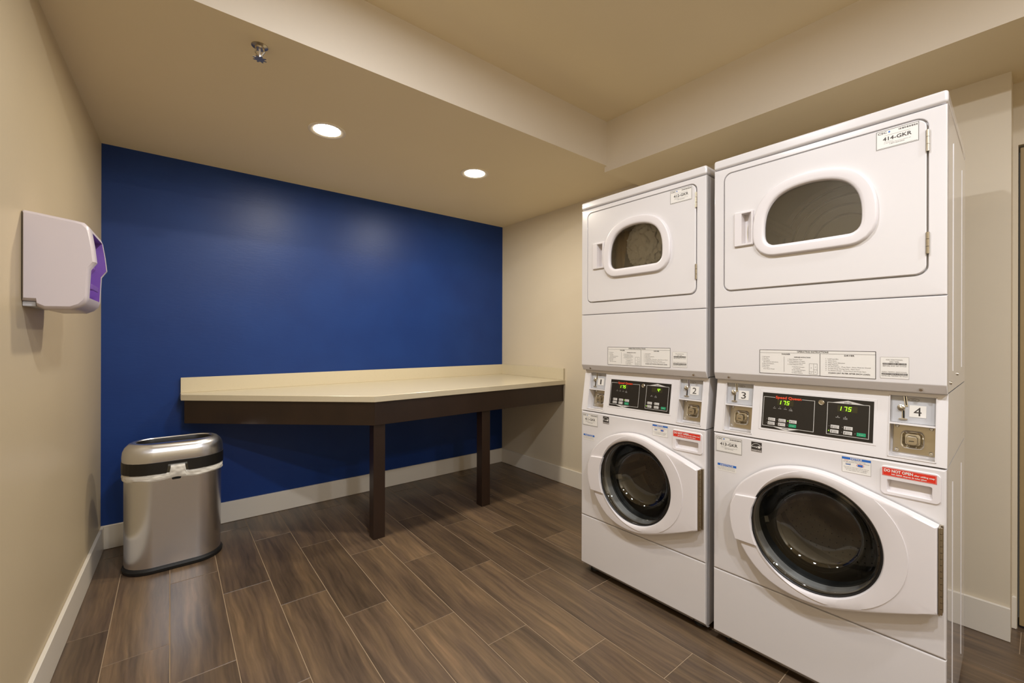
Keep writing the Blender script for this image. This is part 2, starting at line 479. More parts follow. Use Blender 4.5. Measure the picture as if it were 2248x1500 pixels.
vwall('wall_right', [(XR2, 0.073), (XR2, -0.93), (XR2 + T, -0.93), (XR2 + T, 0.073)], 2.10, 2.75, 'wallright', 'beige wall over the door')
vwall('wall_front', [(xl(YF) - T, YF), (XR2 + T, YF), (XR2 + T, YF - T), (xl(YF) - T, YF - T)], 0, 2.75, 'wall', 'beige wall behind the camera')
d = MB(); d.box(XR2 + 0.012, XR2 + 0.052, -0.925, 0.068, 0.012, 2.09, 'door', 0.003)
door = struct(d, 'door_1', 'tan door at the far right edge')
MB().cyl((XR2 + 0.035, -0.85, 1.0), (XR2 - 0.02, -0.85, 1.0), 0.012, 0.012, 'steel').cyl((XR2 - 0.02, -0.85, 1.0), (XR2 - 0.02, -0.73, 1.0), 0.01, 0.009, 'steel').build('door_handle', door)

# ceiling levels
FY = 1.822
vwall('ceiling', [(xl(YF) - T, YF - T), (XR2 + T, YF - T), (XR2 + T, FY + 0.1), (xl(YF) - T, FY + 0.1)], BAY_Z, BAY_Z + 0.06, 'ceiling', 'raised tan ceiling bay')
def two_tone(name, poly, z0, z1, faces, label):
    """dropped ceiling: tan underside, pale fascia sides"""
    mb = MB(); n = len(poly)
    vs = [(x, y, z0) for x, y in poly] + [(x, y, z1) for x, y in poly]
    mb.add(vs, [list(range(n))], 'ceiling'); 
    mb.add(vs, [[i, (i + 1) % n, n + (i + 1) % n, n + i] for i in range(n)] + [list(range(n, 2 * n))], 'fascia')
    return struct(mb, name, label, 0)
two_tone('soffit', [(xl(YB) - 0.1, YB + 0.05), (xl(FY) - 0.1, FY), (xr(FY) + 0.05, FY), (xr(YB) + 0.05, YB + 0.05)], SOFFIT_Z, 2.74, None, 'dropped soffit over the counter with a pale fascia')
two_tone('ceiling_beam', [(xf(1.840), 1.840), (xf(YF), YF), (XR2 + 0.1, YF), (XR2 + 0.1, 1.840)], BEAM_Z, 2.73, None, 'dropped beam over the stacked machines with a pale fascia')

# baseboards
BH, BT = 0.140, 0.015
def base(name, p, q, label):
    """p -> q along the wall face, room on the left-hand side of p->q"""
    p, q = Vector(p), Vector(q); dd = (q - p).normalized(); nn = Vector((-dd.y, dd.x))
    a, b = p + nn * BT, q + nn * BT
    mb = MB(); mb.prism([tuple(p), tuple(q), tuple(b), tuple(a)], 0.0005, BH, 'trim', 0.0025)
    struct(mb, name, label)
base('baseboard_back', (xr(YB), YB), (xl(YB), YB), 'white baseboard along the blue wall')
base('baseboard_left', (xl(YB), YB - BT), (xl(YF), YF), 'white baseboard along the left wall')
base('baseboard_right', (xr(YE) + 0.0003, YE - 0.001), (xr(YB), YB - BT), 'white baseboard along the wall behind the machines')
base('baseboard_right', (XR2, 0.075), (XR2, YE), 'short white baseboard at the far right edge')
base('baseboard_right', (XR2, YF + BT), (XR2, -0.955), 'white baseboard on the near side of the door')
base('baseboard_front', (xl(YF), YF), (XR2, YF), 'white baseboard behind the camera')

# ------------------------------------------------------------------ counter
cnt = empty('counter', (0, 0, 0), 0, 'long cream speckled counter with dark wooden apron and legs along the blue wall', 'counter')
TOPZ = 0.902
top = [(0.050, YB - 0.001), (0.052, 3.375), (0.977, 2.563), (xr(2.606) - 0.001, 2.606), (xr(YB) - 0.001, YB - 0.001)]
MB().prism(top, 0.864, TOPZ, 'quartz', 0.002).build('countertop', cnt)
MB().prism([(0.053, YB - 0.001), (0.053, YB - 0.020), (xr(YB) - 0.001, YB - 0.020), (xr(YB) - 0.001, YB - 0.001)], TOPZ, 1.000, 'quartz', 0.0015).build('backsplash', cnt)
MB().prism([(xr(YB) - 0.020, YB - 0.0205), (xr(2.610) - 0.020, 2.610), (xr(2.610) - 0.001, 2.610), (xr(YB) - 0.001, YB - 0.0205)], TOPZ, 1.003, 'quartz', 0.0015).build('side_splash', cnt)
def board(p, q, z0, z1, th, name, mat='wood'):
    p, q = Vector(p), Vector(q); dd = (q - p).normalized(); nn = Vector((-dd.y, dd.x)) * th
    MB().prism([tuple(p), tuple(q), tuple(q + nn), tuple(p + nn)], z0, z1, mat, 0.001).build(name, cnt)
board((0.070, 3.385), (0.985, 2.585), 0.718, 0.863, 0.02, 'apron')
board((0.9855, 2.585), (xr(2.62) - 0.004, 2.625), 0.718, 0.863, 0.02, 'apron')
board((0.070, YB - 0.002), (0.070, 3.3855), 0.718, 0.863, 0.02, 'apron')
for x0, y0 in ((0.988, 2.608), (1.820, 2.629)):
    MB().box(x0, x0 + 0.075, y0, y0 + 0.070, 0.0005, 0.863, 'wood', 0.002).build('leg', cnt)

# ------------------------------------------------------------------ trash can
TC = (0.022, 3.088)
def race(hx, hy, n=14, c=TC, pw=2.0):
    """stadium outline: straight long sides and round ends"""
    pts = []; s_ = hx - hy
    for k in range(n + 1):
        a = -PI / 2 + PI * k / n
        pts.append((c[0] + s_ + hy * math.cos(a), c[1] + hy * math.sin(a)))
    for k in range(n + 1):
        a = PI / 2 + PI * k / n
        pts.append((c[0] - s_ + hy * math.cos(a), c[1] + hy * math.sin(a)))
    return pts
def rl(hx, hy, z): return [(x, y, z) for x, y in race(hx, hy)]
can = empty('trash_can', (0, 0, 0), 0, 'brushed stainless steel oval trash can with open-top lid beside the left wall', 'trash can')
MB().loft([rl(0.214, 0.124, 0.001), rl(0.224, 0.134, 0.004), rl(0.226, 0.136, 0.018), rl(0.221, 0.131, 0.028), rl(0.20, 0.11, 0.028)], 'rubber', True, True).build('base', can)
MB().loft([rl(0.215, 0.125, 0.0285), rl(0.2165, 0.1265, 0.034), rl(0.2175, 0.1275, 0.52), rl(0.2135, 0.1235, 0.522), rl(0.2115, 0.1215, 0.05), rl(0.05, 0.02, 0.05)], 'brushed', False, True).build('body', can)
# lid: black band with a hand notch, steel dome, black liner
def band_loop(off, zb, notch=0.0):
    out = []
    for x, y in race(0.222 + off, 0.132 + off, 14):
        out.append((x, y, zb))
    return out
MB().fprism(rrect(0.008, 0.048, 0.486, 0.510, 0.006, 4), TC[1] - 0.1283, TC[1] - 0.124, 'dark').build('hand_slot', can)
lid = MB()
outer = race(0.228, 0.138, 16); inner = race(0.220, 0.130, 16)
def dens(poly, m_=6):
    out = []
    for i in range(len(poly)):
        a, b = Vector(poly[i]), Vector(poly[(i + 1) % len(poly)])
        k = max(1, int((b - a).length / 0.006))
        for j in range(k): out.append(tuple(a + (b - a) * j / k))
    return out
od = dens(outer); idn = [(TC[0] + (x - TC[0]) * 0.965, TC[1] + (y - TC[1]) * 0.945) for x, y in od]
def zb(p):
    if p[1] < TC[1] and -0.020 < p[0] - 0.012 < 0.066: return 0.574
    return 0.530
lid.loft([[(x, y, zb((x, y))) for x, y in od], [(x, y, 0.590) for x, y in od], [(x, y, 0.592) for x, y in idn], [(x, y, zb((x * 1.0, y))) for x, y in idn], [(x, y, zb((x, y))) for x, y in od]], 'black')
lido = lid.build('lid', can)
MB().loft([rl(0.2255, 0.1355, 0.5905), rl(0.226, 0.136, 0.612), rl(0.223, 0.133, 0.640), rl(0.214, 0.124, 0.662), rl(0.199, 0.109, 0.679), rl(0.186, 0.096, 0.6855), rl(0.176, 0.086, 0.687),
           rl(0.170, 0.080, 0.6855), rl(0.167, 0.077, 0.681)], 'brushed').build('lid_dome', lido)
MB().loft([rl(0.1672, 0.0772, 0.6808), rl(0.160, 0.070, 0.655), rl(0.157, 0.067, 0.60), rl(0.154, 0.064, 0.60), rl(0.158, 0.068, 0.655)], 'black').build('lid_liner', lido)
# plastic liner bag hanging over the rim
bag = MB(); bl = dens(race(0.2205, 0.1305, 16))
def bagpt(i, t, z, bulge):
    x, y = bl[i]; dx, dy = (x - TC[0]) / 0.22, (y - TC[1]) / 0.13
    L_ = math.hypot(dx, dy); nx, ny = dx / L_, dy / L_
    nz = noise.noise(Vector((x * 30, y * 30, z * 55))) + 0.5 * noise.noise(Vector((x * 70, y * 70, z * 90)))
    k = bulge * (1 + 0.8 * nz)
    return (x + nx * k, y + ny * k, z)
def zlow(x, y):
    f = math.exp(-((x - 0.035) / 0.05) ** 2) if y < TC[1] else 0
    return 0.493 + 0.008 * noise.noise(Vector((x * 14, y * 14, 0))) + 0.010 * math.exp(-((x - 0.030) / 0.030) ** 2) * (y < TC[1])
N = len(bl); loops = []
for t, bu in ((0, 0.0005), (0.1, 0.003), (0.2, 0.0045), (0.3, 0.004), (0.4, 0.0055), (0.5, 0.006), (0.6, 0.005), (0.7, 0.0058), (0.8, 0.005), (0.9, 0.004), (1.0, 0.0012)):
    row = []
    for i in range(N):
        x, y = bl[i]; zt = 0.5280
        if y < TC[1] and -0.012 < x - 0.012 < 0.058: zt = 0.568
        z = zt + (zlow(x, y) - zt) * t
        row.append(bagpt(i, t, z, bu * (1.6 if zt > 0.55 else 1.0)))
    loops.append(row)
inner_row = [(TC[0] + (x - TC[0]) * 0.940, TC[1] + (y - TC[1]) * 0.91, 0.5265) for x, y in bl]
deep = [(TC[0] + (x - TC[0]) * 0.90, TC[1] + (y - TC[1]) * 0.86, 0.30) for x, y in bl]
bot = [(TC[0] + (p[0] - TC[0]) * 0.5, TC[1] + (p[1] - TC[1]) * 0.4, 0.20) for p in loops[0]]
bag.loft([bot, deep, inner_row] + loops, 'bag', True, False)
bo = bag.build('trash_bag', None, 60)
tag(bo, 'white plastic liner bag hanging out under the lid of the steel trash can', 'trash bag')

# ------------------------------------------------------------------ wall dispenser
disp = empty('towel_dispenser', (xl(2.11), 2.11, 1.5), R(90 - 1.52), 'white wall-mounted dispenser with a purple recessed front on the left wall', 'dispenser')
# local: x = along the wall (x=-0.14 is the end nearest the camera), -y = out of the wall, z relative to 1.5
DW = 0.140
prof = [(0.001, -0.134), (0.030, -0.1345), (0.032, -0.150), (0.050, -0.160), (0.110, -0.158), (0.130, -0.148), (0.1425, -0.133), (0.147, -0.115), (0.151, -0.022),
        (0.166, 0.003), (0.161, 0.055), (0.1540, 0.104), (0.149, 0.119), (0.138, 0.131), (0.120, 0.1345), (0.02, 0.1475), (0.004, 0.149), (0.001, 0.147)]
def endcap(k, x):
    c = (0.07, 0.0)
    return [(x, (c[0] + (o_ - c[0]) * k), c[1] + (z - c[1]) * k) for o_, z in prof]
body = MB()
def sgn(loop): return [(x, -o_, z) for x, o_, z in loop]
RX = 0.099     # half width of the front recess
xs = [(-DW, 0.93), (-DW + 0.006, 0.975), (-DW + 0.016, 1.0)]
Lp = [sgn(endcap(k, x)) for x, k in xs] + [sgn(endcap(1.0, -RX)), ]
Lp2 = [sgn(endcap(1.0, RX)), sgn(endcap(1.0, DW - 0.016)), sgn(endcap(0.975, DW - 0.006)), sgn(endcap(0.93, DW))]
body.loft(Lp, 'plastic', True, False); body.loft(Lp2, 'plastic', False, True)
# middle strip: follows the profile except where the recess is cut (between prof 6..12)
mid = [p for p in prof]
i0, i1 = 7, 11
def strip(a, b, mat, off=0.0):
    pts = prof[a:b + 1]
    body.loft([[(-RX, -(o_ - off), z) for o_, z in pts], [(RX, -(o_ - off), z) for o_, z in pts]], mat, closed=False)
strip(0, i0, 'plastic'); strip(i1, len(prof) - 1, 'plastic')
body.loft([[(-RX, -prof[-1][0], prof[-1][1]), (-RX, -prof[0][0], prof[0][1])], [(RX, -prof[-1][0], prof[-1][1]), (RX, -prof[0][0], prof[0][1])]], 'plastic', closed=False)
body.mats = ['dispenser' if k == 'plastic' else k for k in body.mats]
shell = body.build('shell', disp)
rec = MB(); D_ = 0.030
pts = prof[i0:i1 + 1]; inn = [(o_ - D_, z * 0.97) for o_, z in pts]
rec.loft([[(-RX, -o_, z) for o_, z in inn], [(RX, -o_, z) for o_, z in inn]], 'purple', closed=False)
for sx in (-1, 1):
    rec.loft([[(sx * RX, -o_, z) for o_, z in pts], [(sx * RX, -o_, z) for o_, z in inn]], 'purple', closed=False)
for e_ in (0, -1):
    rec.add([(-RX, -pts[e_][0], pts[e_][1]), (RX, -pts[e_][0], pts[e_][1]), (RX, -inn[e_][0], inn[e_][1]), (-RX, -inn[e_][0], inn[e_][1])], [[0, 1, 2, 3]], 'purple')
ro = rec.build('recess', disp)
MB().box(-0.085, 0.085, -0.136, -0.131, 0.016, 0.085, 'paleblue', 0.002).build('window', disp)
lv = MB(); lv.box(-0.09, 0.04, -0.150, -0.118, -0.078, -0.068, 'purple', 0.002); lv.box(-0.09, 0.04, -0.152, -0.146, -0.084, -0.066, 'purple', 0.002)
lv.build('lever', disp)
MB().box(-0.07, 0.03, -0.1225, -0.119, -0.064, -0.044, 'dark').build('outlet', disp)
MB().box(-0.125, 0.125, -0.030, -0.001, -0.150, -0.135, 'greyplate', 0.002).build('wall_plate', disp)

# ------------------------------------------------------------------ stacked machines
WDT, DEP = 0.683, 0.655
CT, CB = 1.085, 0.868
def cs(z): return 0.034 * max(0.0, (z - CB)) / (CT - CB)      # console leans back
def TCON(p): return (p[0], p[1] + cs(p[2]), p[2])
DOOR_OUT = [(0.083, 0.581), (0.086, 0.622), (0.096, 0.655), (0.112, 0.685), (0.134, 0.711), (0.177, 0.748), (0.219, 0.773), (0.266, 0.790), (0.320, 0.799), (0.370, 0.799), (0.421, 0.790), (0.454, 0.779),
            (0.501, 0.763), (0.560, 0.743), (0.615, 0.724), (0.667, 0.7045), (0.668, 0.704), (0.668, 0.703), (0.668, 0.448), (0.668, 0.447), (0.667, 0.4466), (0.588, 0.411), (0.502, 0.374), (0.422, 0.344), (0.353, 0.332), (0.279, 0.336), (0.211, 0.359), (0.156, 0.405), (0.112, 0.472), (0.089, 0.531)]
DSH_G = [(0.1945, 1.640), (0.1955, 1.700), (0.207, 1.745), (0.232, 1.780), (0.275, 1.802), (0.340, 1.810), (0.405, 1.802), (0.448, 1.780), (0.473, 1.745), (0.4845, 1.700), (0.485, 1.640), (0.478, 1.621), (0.463, 1.609), (0.445, 1.6065), (0.236, 1.6065), (0.216, 1.609), (0.201, 1.621)]
def smooth_poly(P, it=2):
    for _ in range(it):
        q = []
        for i in range(len(P)):
            a, b = P[i], P[(i + 1) % len(P)]
            q.append((a[0] * .75 + b[0] * .25, a[1] * .75 + b[1] * .25)); q.append((a[0] * .25 + b[0] * .75, a[1] * .25 + b[1] * .75))
        P = q
    return P
SEG = {'0': 'abcdef', '1': 'bc', '2': 'abged', '3': 'abgcd', '4': 'fgbc', '5': 'afgcd', '6': 'afgedc', '7': 'abc', '8': 'abcdefg', '9': 'abcdfg', ' ': ''}
def digit(mb, ch, u, z, h, w_, mat='led', y=-0.0012):
    t = h * 0.13; sl = 0.16
    X = lambda x, zz: u + x + (zz - z) * sl
    def q(x0, x1, z0, z1):
        mb.add([(X(x0, z0), y, z0), (X(x1, z0), y, z0), (X(x1, z1), y, z1), (X(x0, z1), y, z1)], [[0, 1, 2, 3]], mat)
    g = t * 0.25
    for c in SEG[ch]:
        if c == 'a': q(0, w_, z + h - t, z + h)
        if c == 'd': q(0, w_, z, z + t)
        if c == 'g': q(0, w_, z + h / 2 - t / 2, z + h / 2 + t / 2)
        if c == 'b': q(w_ - t, w_, z + h / 2 + g, z + h - g)
        if c == 'c': q(w_ - t, w_, z + g, z + h / 2 - g)
        if c == 'f': q(0, t, z + h / 2 + g, z + h - g)
        if c == 'e': q(0, t, z + g, z + h / 2 - g)
def machine_label(mb, u0, z1, w_, h_, code, y):
    """service sticker: border, maker's name, barcode, number, fine print"""
    mb.quad(u0, u0 + w_, z1 - h_, z1, y, 'label'); k = y - 0.0003
    mb.frame(u0 + 0.0008, u0 + w_ - 0.0008, z1 - h_ + 0.0008, z1 - 0.0008, 0.0011, k, 'ink')
    mb.text('CSC', u0 + 0.005, z1 - 0.0115, 0.0065, 'ink', k, w=0.021, bold=0.0002)
    mb.poly([(u0 + 0.0295, z1 - 0.0085), (u0 + 0.0325, z1 - 0.0050), (u0 + 0.0355, z1 - 0.0085), (u0 + 0.0325, z1 - 0.0120)], k, 'blueprint')
    x = u0 + w_ * 0.54
    for i in range(16):
        bw = (0.0012, 0.0018, 0.0010, 0.0022)[i % 4]
        mb.quad(x, x + bw, z1 - 0.0105, z1 - 0.0055, k, 'ink'); x += 0.0027
    mb.quad(u0 + w_ * .2, u0 + w_ * .8, z1 - 0.0183, z1 - 0.0178, k, 'inklight')
    mb.text(code, u0 + w_ / 2, z1 - 0.0345, 0.0115, 'ink', k, w=w_ * 0.66, al='C', bold=0.0003)
    mb.text('To Report Service', u0 + 0.020, z1 - 0.0395, 0.0017, 'ink', k, w=0.022)
    mb.text('or for laundry information please call', u0 + w_ / 2, z1 - 0.0435, 0.0018, 'ink', k, w=w_ * 0.62, al='C')
    mb.text('1-877-264-6622', u0 + w_ / 2, z1 - 0.0485, 0.0028, 'ink', k, w=w_ * 0.34, al='C')
    mb.frame(u0 + 0.004, u0 + w_ - 0.004, z1 - h_ + 0.0035, z1 - h_ + 0.0042, 0.0007, k, 'inklight')

def build_machine(name, loc, label, nums, codes, disp_vals, led_rows, cloth):
    rz = R(-(90 - 1.55))
    root = empty(name, loc, rz, label, 'washer', 'stacked washer and dryer units')
    P = root
    # --- cabinets
    body = MB()
    for z0, z1 in ((0.030, CB), (1.092, 1.950)):
        body.box(0.0, 0.0015, 0.016, DEP, z0, z1, 'enamel'); body.box(WDT - 0.0015, WDT, 0.016, DEP, z0, z1, 'enamel')
        body.box(0.0015, WDT - 0.0015, DEP - 0.002, DEP, z0, z1, 'enamel')
        body.box(0.0015, WDT - 0.0015, 0.03, DEP - 0.002, z0, z0 + 0.002, 'enamel')
        # pressed vertical beads in the side sheets
        for yy in (0.17, 0.50):
            for xx in (0.0, WDT):
                body.cyl((xx, yy, z0 + 0.06), (xx, yy, z1 - 0.07), 0.0014, 0.0014, 'enamel', 8)
    # sheet round the console, following its lean
    for xx0, xx1 in ((0.0, 0.0015), (WDT - 0.0015, WDT)):
        body.add([(xx0, 0.002, CB + 0.003), (xx1, 0.002, CB + 0.003), (xx1, DEP, CB + 0.003), (xx0, DEP, CB + 0.003),
                  (xx0, 0.036, 1.089), (xx1, 0.036, 1.089), (xx1, DEP, 1.089), (xx0, DEP, 1.089)],
                 [[0, 1, 2, 3], [4, 5, 6, 7], [0, 1, 5, 4], [1, 2, 6, 5], [2, 3, 7, 6], [3, 0, 4, 7]], 'enamel')
    body.box(0.0015, WDT - 0.0015, DEP - 0.002, DEP, CB, 1.092, 'enamel')
    body.build('cabinet', P)
    # --- top lid
    MB().box(-0.0015, WDT + 0.0015, -0.002, DEP, 1.954, 1.992, 'enamel', 0.009, 4).build('top_lid', P)
    # --- dryer front sheet with the door opening
    dr = (0.0385, 0.6425, 1.4465, 1.929)
    outer = [(0.0, 1.3850), (WDT, 1.3850), (WDT, 1.9505), (0.0, 1.9505)]
    c = (0.34, 1.68)
    hole = rrect(*dr, 0.030, 6)
    A = angles(c, outer + [(0.005, 1.3895), (WDT - 0.005, 1.3895), (WDT - 0.005, 1.9455), (0.005, 1.9455)] + hole, 24)
    ro_ = radial(outer, c, A); ri_ = radial([(0.005, 1.3895), (WDT - 0.005, 1.3895), (WDT - 0.005, 1.9455), (0.005, 1.9455)], c, A); rm_ = radial([(0.0015, 1.3865), (WDT - 0.0015, 1.3865), (WDT - 0.0015, 1.949), (0.0015, 1.949)], c, A); rh = radial(hole, c, A)
    L3 = lambda pts, y: [(x, y, z) for x, z in pts]
    sc2 = lambda pts, d_: [(x + (x - c[0]) * d_, z + (z - c[1]) * d_) for x, z in pts]
    f = MB(); f.loft([L3(ro_, 0.03), L3(ro_, 0.005), L3(rm_, 0.0015), L3(ri_, 0.0), L3(sc2(rh, 0.004), 0.0), L3(rh, 0.0015), L3(rh, 0.014), L3(sc2(rh, -0.06), 0.014)], 'enamel')
    fr = f.build('dryer_front', P)
    # --- dryer door
    dz = rrect(dr[0] + 0.0045, dr[1] - 0.0045, dr[2] + 0.0045, dr[3] - 0.0045, 0.027, 6)
    DG = smooth_poly(DSH_G, 2); gc = (0.34, 1.70)
    A2 = angles(gc, dz, 90)
    rd = radial(dz, gc, A2); rg = radial(DG, gc, A2)
    def grow(pts, d_, cc=gc):
        out = []; n = len(pts)
        for i in range(n):
            a_, b_ = Vector(pts[i - 1]), Vector(pts[(i + 1) % n]); t_ = (b_ - a_).normalized()
            out.append((pts[i][0] + t_.y * d_, pts[i][1] - t_.x * d_))
        return out
    dd = MB(); rdi = grow(dz, -0.0025); dd.loft([L3(dz, 0.012), L3(dz, -0.0005), L3(rdi, -0.003)], 'enamel')
    HS = (0.112, 0.1475, 1.630, 1.749)
    dd.holed(rdi, [grow(rg, 0.012), [(HS[0], HS[2]), (HS[1], HS[2]), (HS[1], HS[3]), (HS[0], HS[3])]], -0.003, 'enamel'); dd.loft([L3(grow(rg, 0.004), -0.002), L3(grow(rg, 0.004), 0.012)], 'enamel')
    ddo = dd.build('dryer_door', P)
    wf = MB(); wf.loft([L3(grow(rg, 0.042), -0.003), L3(grow(rg, 0.0412), -0.011), L3(grow(rg, 0.0385), -0.0155), L3(grow(rg, 0.034), -0.0175), L3(grow(rg, 0.012), -0.0168), L3(grow(rg, 0.005), -0.0150), L3(grow(rg, 0.001), -0.010), L3(grow(rg, 0.0), 0.004)], 'plastic')
    wf.build('window_frame', ddo, 45)
    MB().poly(grow(rg, 0.003), -0.002, 'glass_dryer').build('window_glass', ddo, 0)
    # pull handle: scooped block
    h = MB(); h.loft([L3(rrect(0.0835, 0.1545, 1.6205, 1.757, 0.004, 2), -0.003), L3(rrect(0.0835, 0.1545, 1.6205, 1.757, 0.004, 2), -0.009), L3(rrect(0.0865, 0.1520, 1.6235, 1.754, 0.003, 2), -0.012),
                     [(x, -0.012, z) for x, z in rrect(HS[0], HS[1], HS[2], HS[3], 0.0005, 2)]], 'plastic')
    xa, xb, za, zc_ = HS
    h.add([(xa, -0.012, za), (xb, -0.012, za), (xb, -0.012, zc_), (xa, -0.012, zc_), (xa + 0.001, 0.022, za), (xa + 0.001, 0.022, zc_), (xa + 0.012, 0.020, za), (xa + 0.012, 0.020, zc_)],
          [[0, 3, 5, 4], [4, 5, 7, 6], [6, 7, 2, 1], [0, 4, 6, 1], [3, 5, 7, 2]], 'plastic')
    h.build('door_handle', ddo)
    for z0, z1 in ((1.820, 1.886), (1.511, 1.577)):
        hg = MB(); zc = z0
        for i in range(3):
            hg.cyl((0.641, -0.0045, z0 + (z1 - z0) * i / 3 + 0.0006), (0.641, -0.0045, z0 + (z1 - z0) * (i + 1) / 3 - 0.0006), 0.0042, 0.0042, 'steel', 12)
        hg.build('hinge', ddo)
    st = MB(); machine_label(st, 0.520, 1.9205, 0.102, 0.060, codes[0], -0.0034)
    st.build('sticker', ddo, 0)
    # --- dryer drum behind the glass
    dm = MB(); cc = (0.34, 0.0, 1.675)
    dm.lathe([(0.215, 0.016), (0.262, 0.06), (0.265, 0.50), (0.24, 0.52), (0.238, 0.512), (0.215, 0.512), (0.208, 0.520), (0.200, 0.512), (0.172, 0.512), (0.165, 0.520), (0.158, 0.512), (0.13, 0.512), (0.122, 0.520), (0.115, 0.512), (0.05, 0.512), (0.001, 0.50)], cc, (0, 1, 0), 'drumpaint', 64)
    for a in (40, 160, 280):
        ca, sa = math.cos(R(a)), math.sin(R(a))
        dm.cyl((cc[0] + 0.24 * ca, 0.07, cc[2] + 0.24 * sa), (cc[0] + 0.24 * ca, 0.49, cc[2] + 0.24 * sa), 0.028, 0.028, 'drumpaint', 10)
    dmo = dm.build('dryer_drum', P)
    for r_ in (0.245, 0.208, 0.165, 0.122):
        MB().lathe([(r_ + 0.003, 0.518), (r_ + 0.002, 0.500), (r_ - 0.002, 0.500), (r_ - 0.003, 0.518)], cc, (0, 1, 0), 'chrome', 64).build('drum_rib', dmo)
    # --- lower dryer panel with folded lower lip
    zt = 1.3835
    prof_ = [(0.02, zt), (0.004, zt), (0.001, zt - 0.0015), (0.0, zt - 0.005), (0.0, 1.118), (0.0012, 1.1135), (0.0145, 1.0905), (0.018, 1.088), (0.034, 1.088)]
    lp = MB(); xs_ = [(0.0, 0.022), (0.0, 0.004), (0.0015, 0.0012), (0.005, 0.0), (WDT - 0.005, 0.0), (WDT - 0.0015, 0.0012), (WDT, 0.004), (WDT, 0.022)]
    lp.loft([[(x, max(y, e_), z) for y, z in prof_] for x, e_ in xs_], 'enamel', closed=False)
    lpo = lp.build('instruction_panel', P)
    ins = MB(); y = -0.0004; k = -0.0007
    u0, u1, z0, z1 = 0.175, 0.521, 1.1235, 1.2135
    ins.quad(u0, u1, z0, z1, y, 'label'); ins.frame(u0, u1, z0, z1, 0.0016, k, 'ink')
    ins.quad(u0, u1, z1 - 0.0115, z1 - 0.0108, k, 'ink'); ins.quad(0.369, 0.3704, z0, z1 - 0.011, k, 'ink')
    ins.text('OPERATING INSTRUCTIONS', 0.347, z1 - 0.0085, 0.0052, 'ink', k, w=0.094, al='C', bold=0.0002)
    ins.text('WASHER', 0.264, z1 - 0.0180, 0.0048, 'ink', k, w=0.028, al='C', bold=0.0002)
    ins.text('DRYER', 0.452, z1 - 0.0185, 0.0050, 'ink', k, w=0.027, al='C', bold=0.0002)
    for i, t in enumerate(['1. Load Laundry', '2. Close Door', '3. Add Supplies', '    (See Dispenser Instructions)', '4. Make Cycle Selection', '5. Make Payment', '6. Press Start', '    (Door Must be Closed)']):
        ins.text(t, 0.184 if not t.startswith(' ') else 0.189, z1 - 0.0275 - i * 0.0066, 0.0032, 'ink', k, w=0.00178 * len(t.strip()))
    ins.quad(0.2585, 0.2592, z0 + 0.009, z1 - 0.024, k, 'ink')
    ins.text('DISPENSER INSTRUCTIONS', 0.316, z1 - 0.0275, 0.0034, 'ink', k, w=0.050, al='C', bold=0.00015)
    for i, t in enumerate(['1. Open Dispenser Door', '2. Load Supplies in Proper', '    Compartments (see Label)', '3. Close Dispenser Door']):
        ins.text(t, 0.270 if not t.startswith(' ') else 0.275, z1 - 0.0350 - i * 0.0062, 0.0032, 'ink', k, w=0.0021 * len(t.strip()))
    for i, t in enumerate(['A. Pre-Wash Detergent', '    (If Wanted)', 'B. Main Wash Detergent', 'C. Liquid Bleach', 'D. Fabric Softener']):
        ins.text(t, 0.284 if not t.startswith(' ') else 0.289, z1 - 0.0620 - i * 0.0055, 0.0029, 'ink', k, w=0.0019 * len(t.strip()))
    ins.frame(0.3375, 0.362, z0 + 0.005, z0 + 0.043, 0.0007, k, 'ink'); ins.quad(0.3505, 0.3511, z0 + 0.005, z0 + 0.043, k, 'ink'); ins.quad(0.3375, 0.3505, z0 + 0.014, z0 + 0.0146, k, 'ink'); ins.quad(0.3505, 0.362, z0 + 0.021, z0 + 0.0216, k, 'ink')
    for t, uu, zz in (('D', 0.3425, z0 + 0.026), ('A', 0.3550, z0 + 0.030), ('C', 0.3425, z0 + 0.008), ('B', 0.3550, z0 + 0.012)):
        ins.text(t, uu, zz, 0.003, 'ink', k)
    for i, t in enumerate(['1.  Load Laundry', '2.  Close Door', '3.  Make Cycle Selection', '4.  Make Payment', '5.  To Start Dryer - Press Start - Door Must be Closed', '6.  To Stop Dryer During Cycle - Open Door', '7.  To Restart Dryer - Close Door and Press Start']):
        ins.text(t, 0.386, z1 - 0.0300 - i * 0.0066, 0.0034, 'ink', k, w=0.00225 * len(t))
    ins.text('(CLEAN LINT FILTER AFTER EACH LOAD)', 0.450, z0 + 0.0115, 0.0042, 'ink', k, w=0.112, al='C', bold=0.00018)
    ins.build('instruction_label', lpo, 0)
    s2 = MB(); u0, u1, z0, z1 = 0.5315, 0.600, 1.1285, 1.1965
    s2.quad(u0, u1, z0, z1, y, 'label'); s2.frame(u0, u1, z0, z1, 0.0004, k, 'inklight')
    cx = (u0 + u1) / 2
    s2.text('FOR ADDITIONAL', cx, z1 - 0.0105, 0.0036, 'inklight', k, w=0.040, al='C'); s2.text('DRY TIME,', cx, z1 - 0.0170, 0.0036, 'ink', k, w=0.022, al='C')
    s2.quad(u0 + 0.006, u1 - 0.006, z1 - 0.0245, z1 - 0.0190, k, 'ink'); s2.text('INSERT CARD OR COIN', cx, z1 - 0.0234, 0.0034, 'label', k - 0.0003, w=0.053, al='C')
    s2.text('BEFORE END OF CYCLE', cx, z1 - 0.0300, 0.0034, 'ink', k, w=0.056, al='C')
    s2.text('PARA TIEMPO ADICIONAL', cx, z0 + 0.0190, 0.0034, 'inklight', k, w=0.060, al='C')
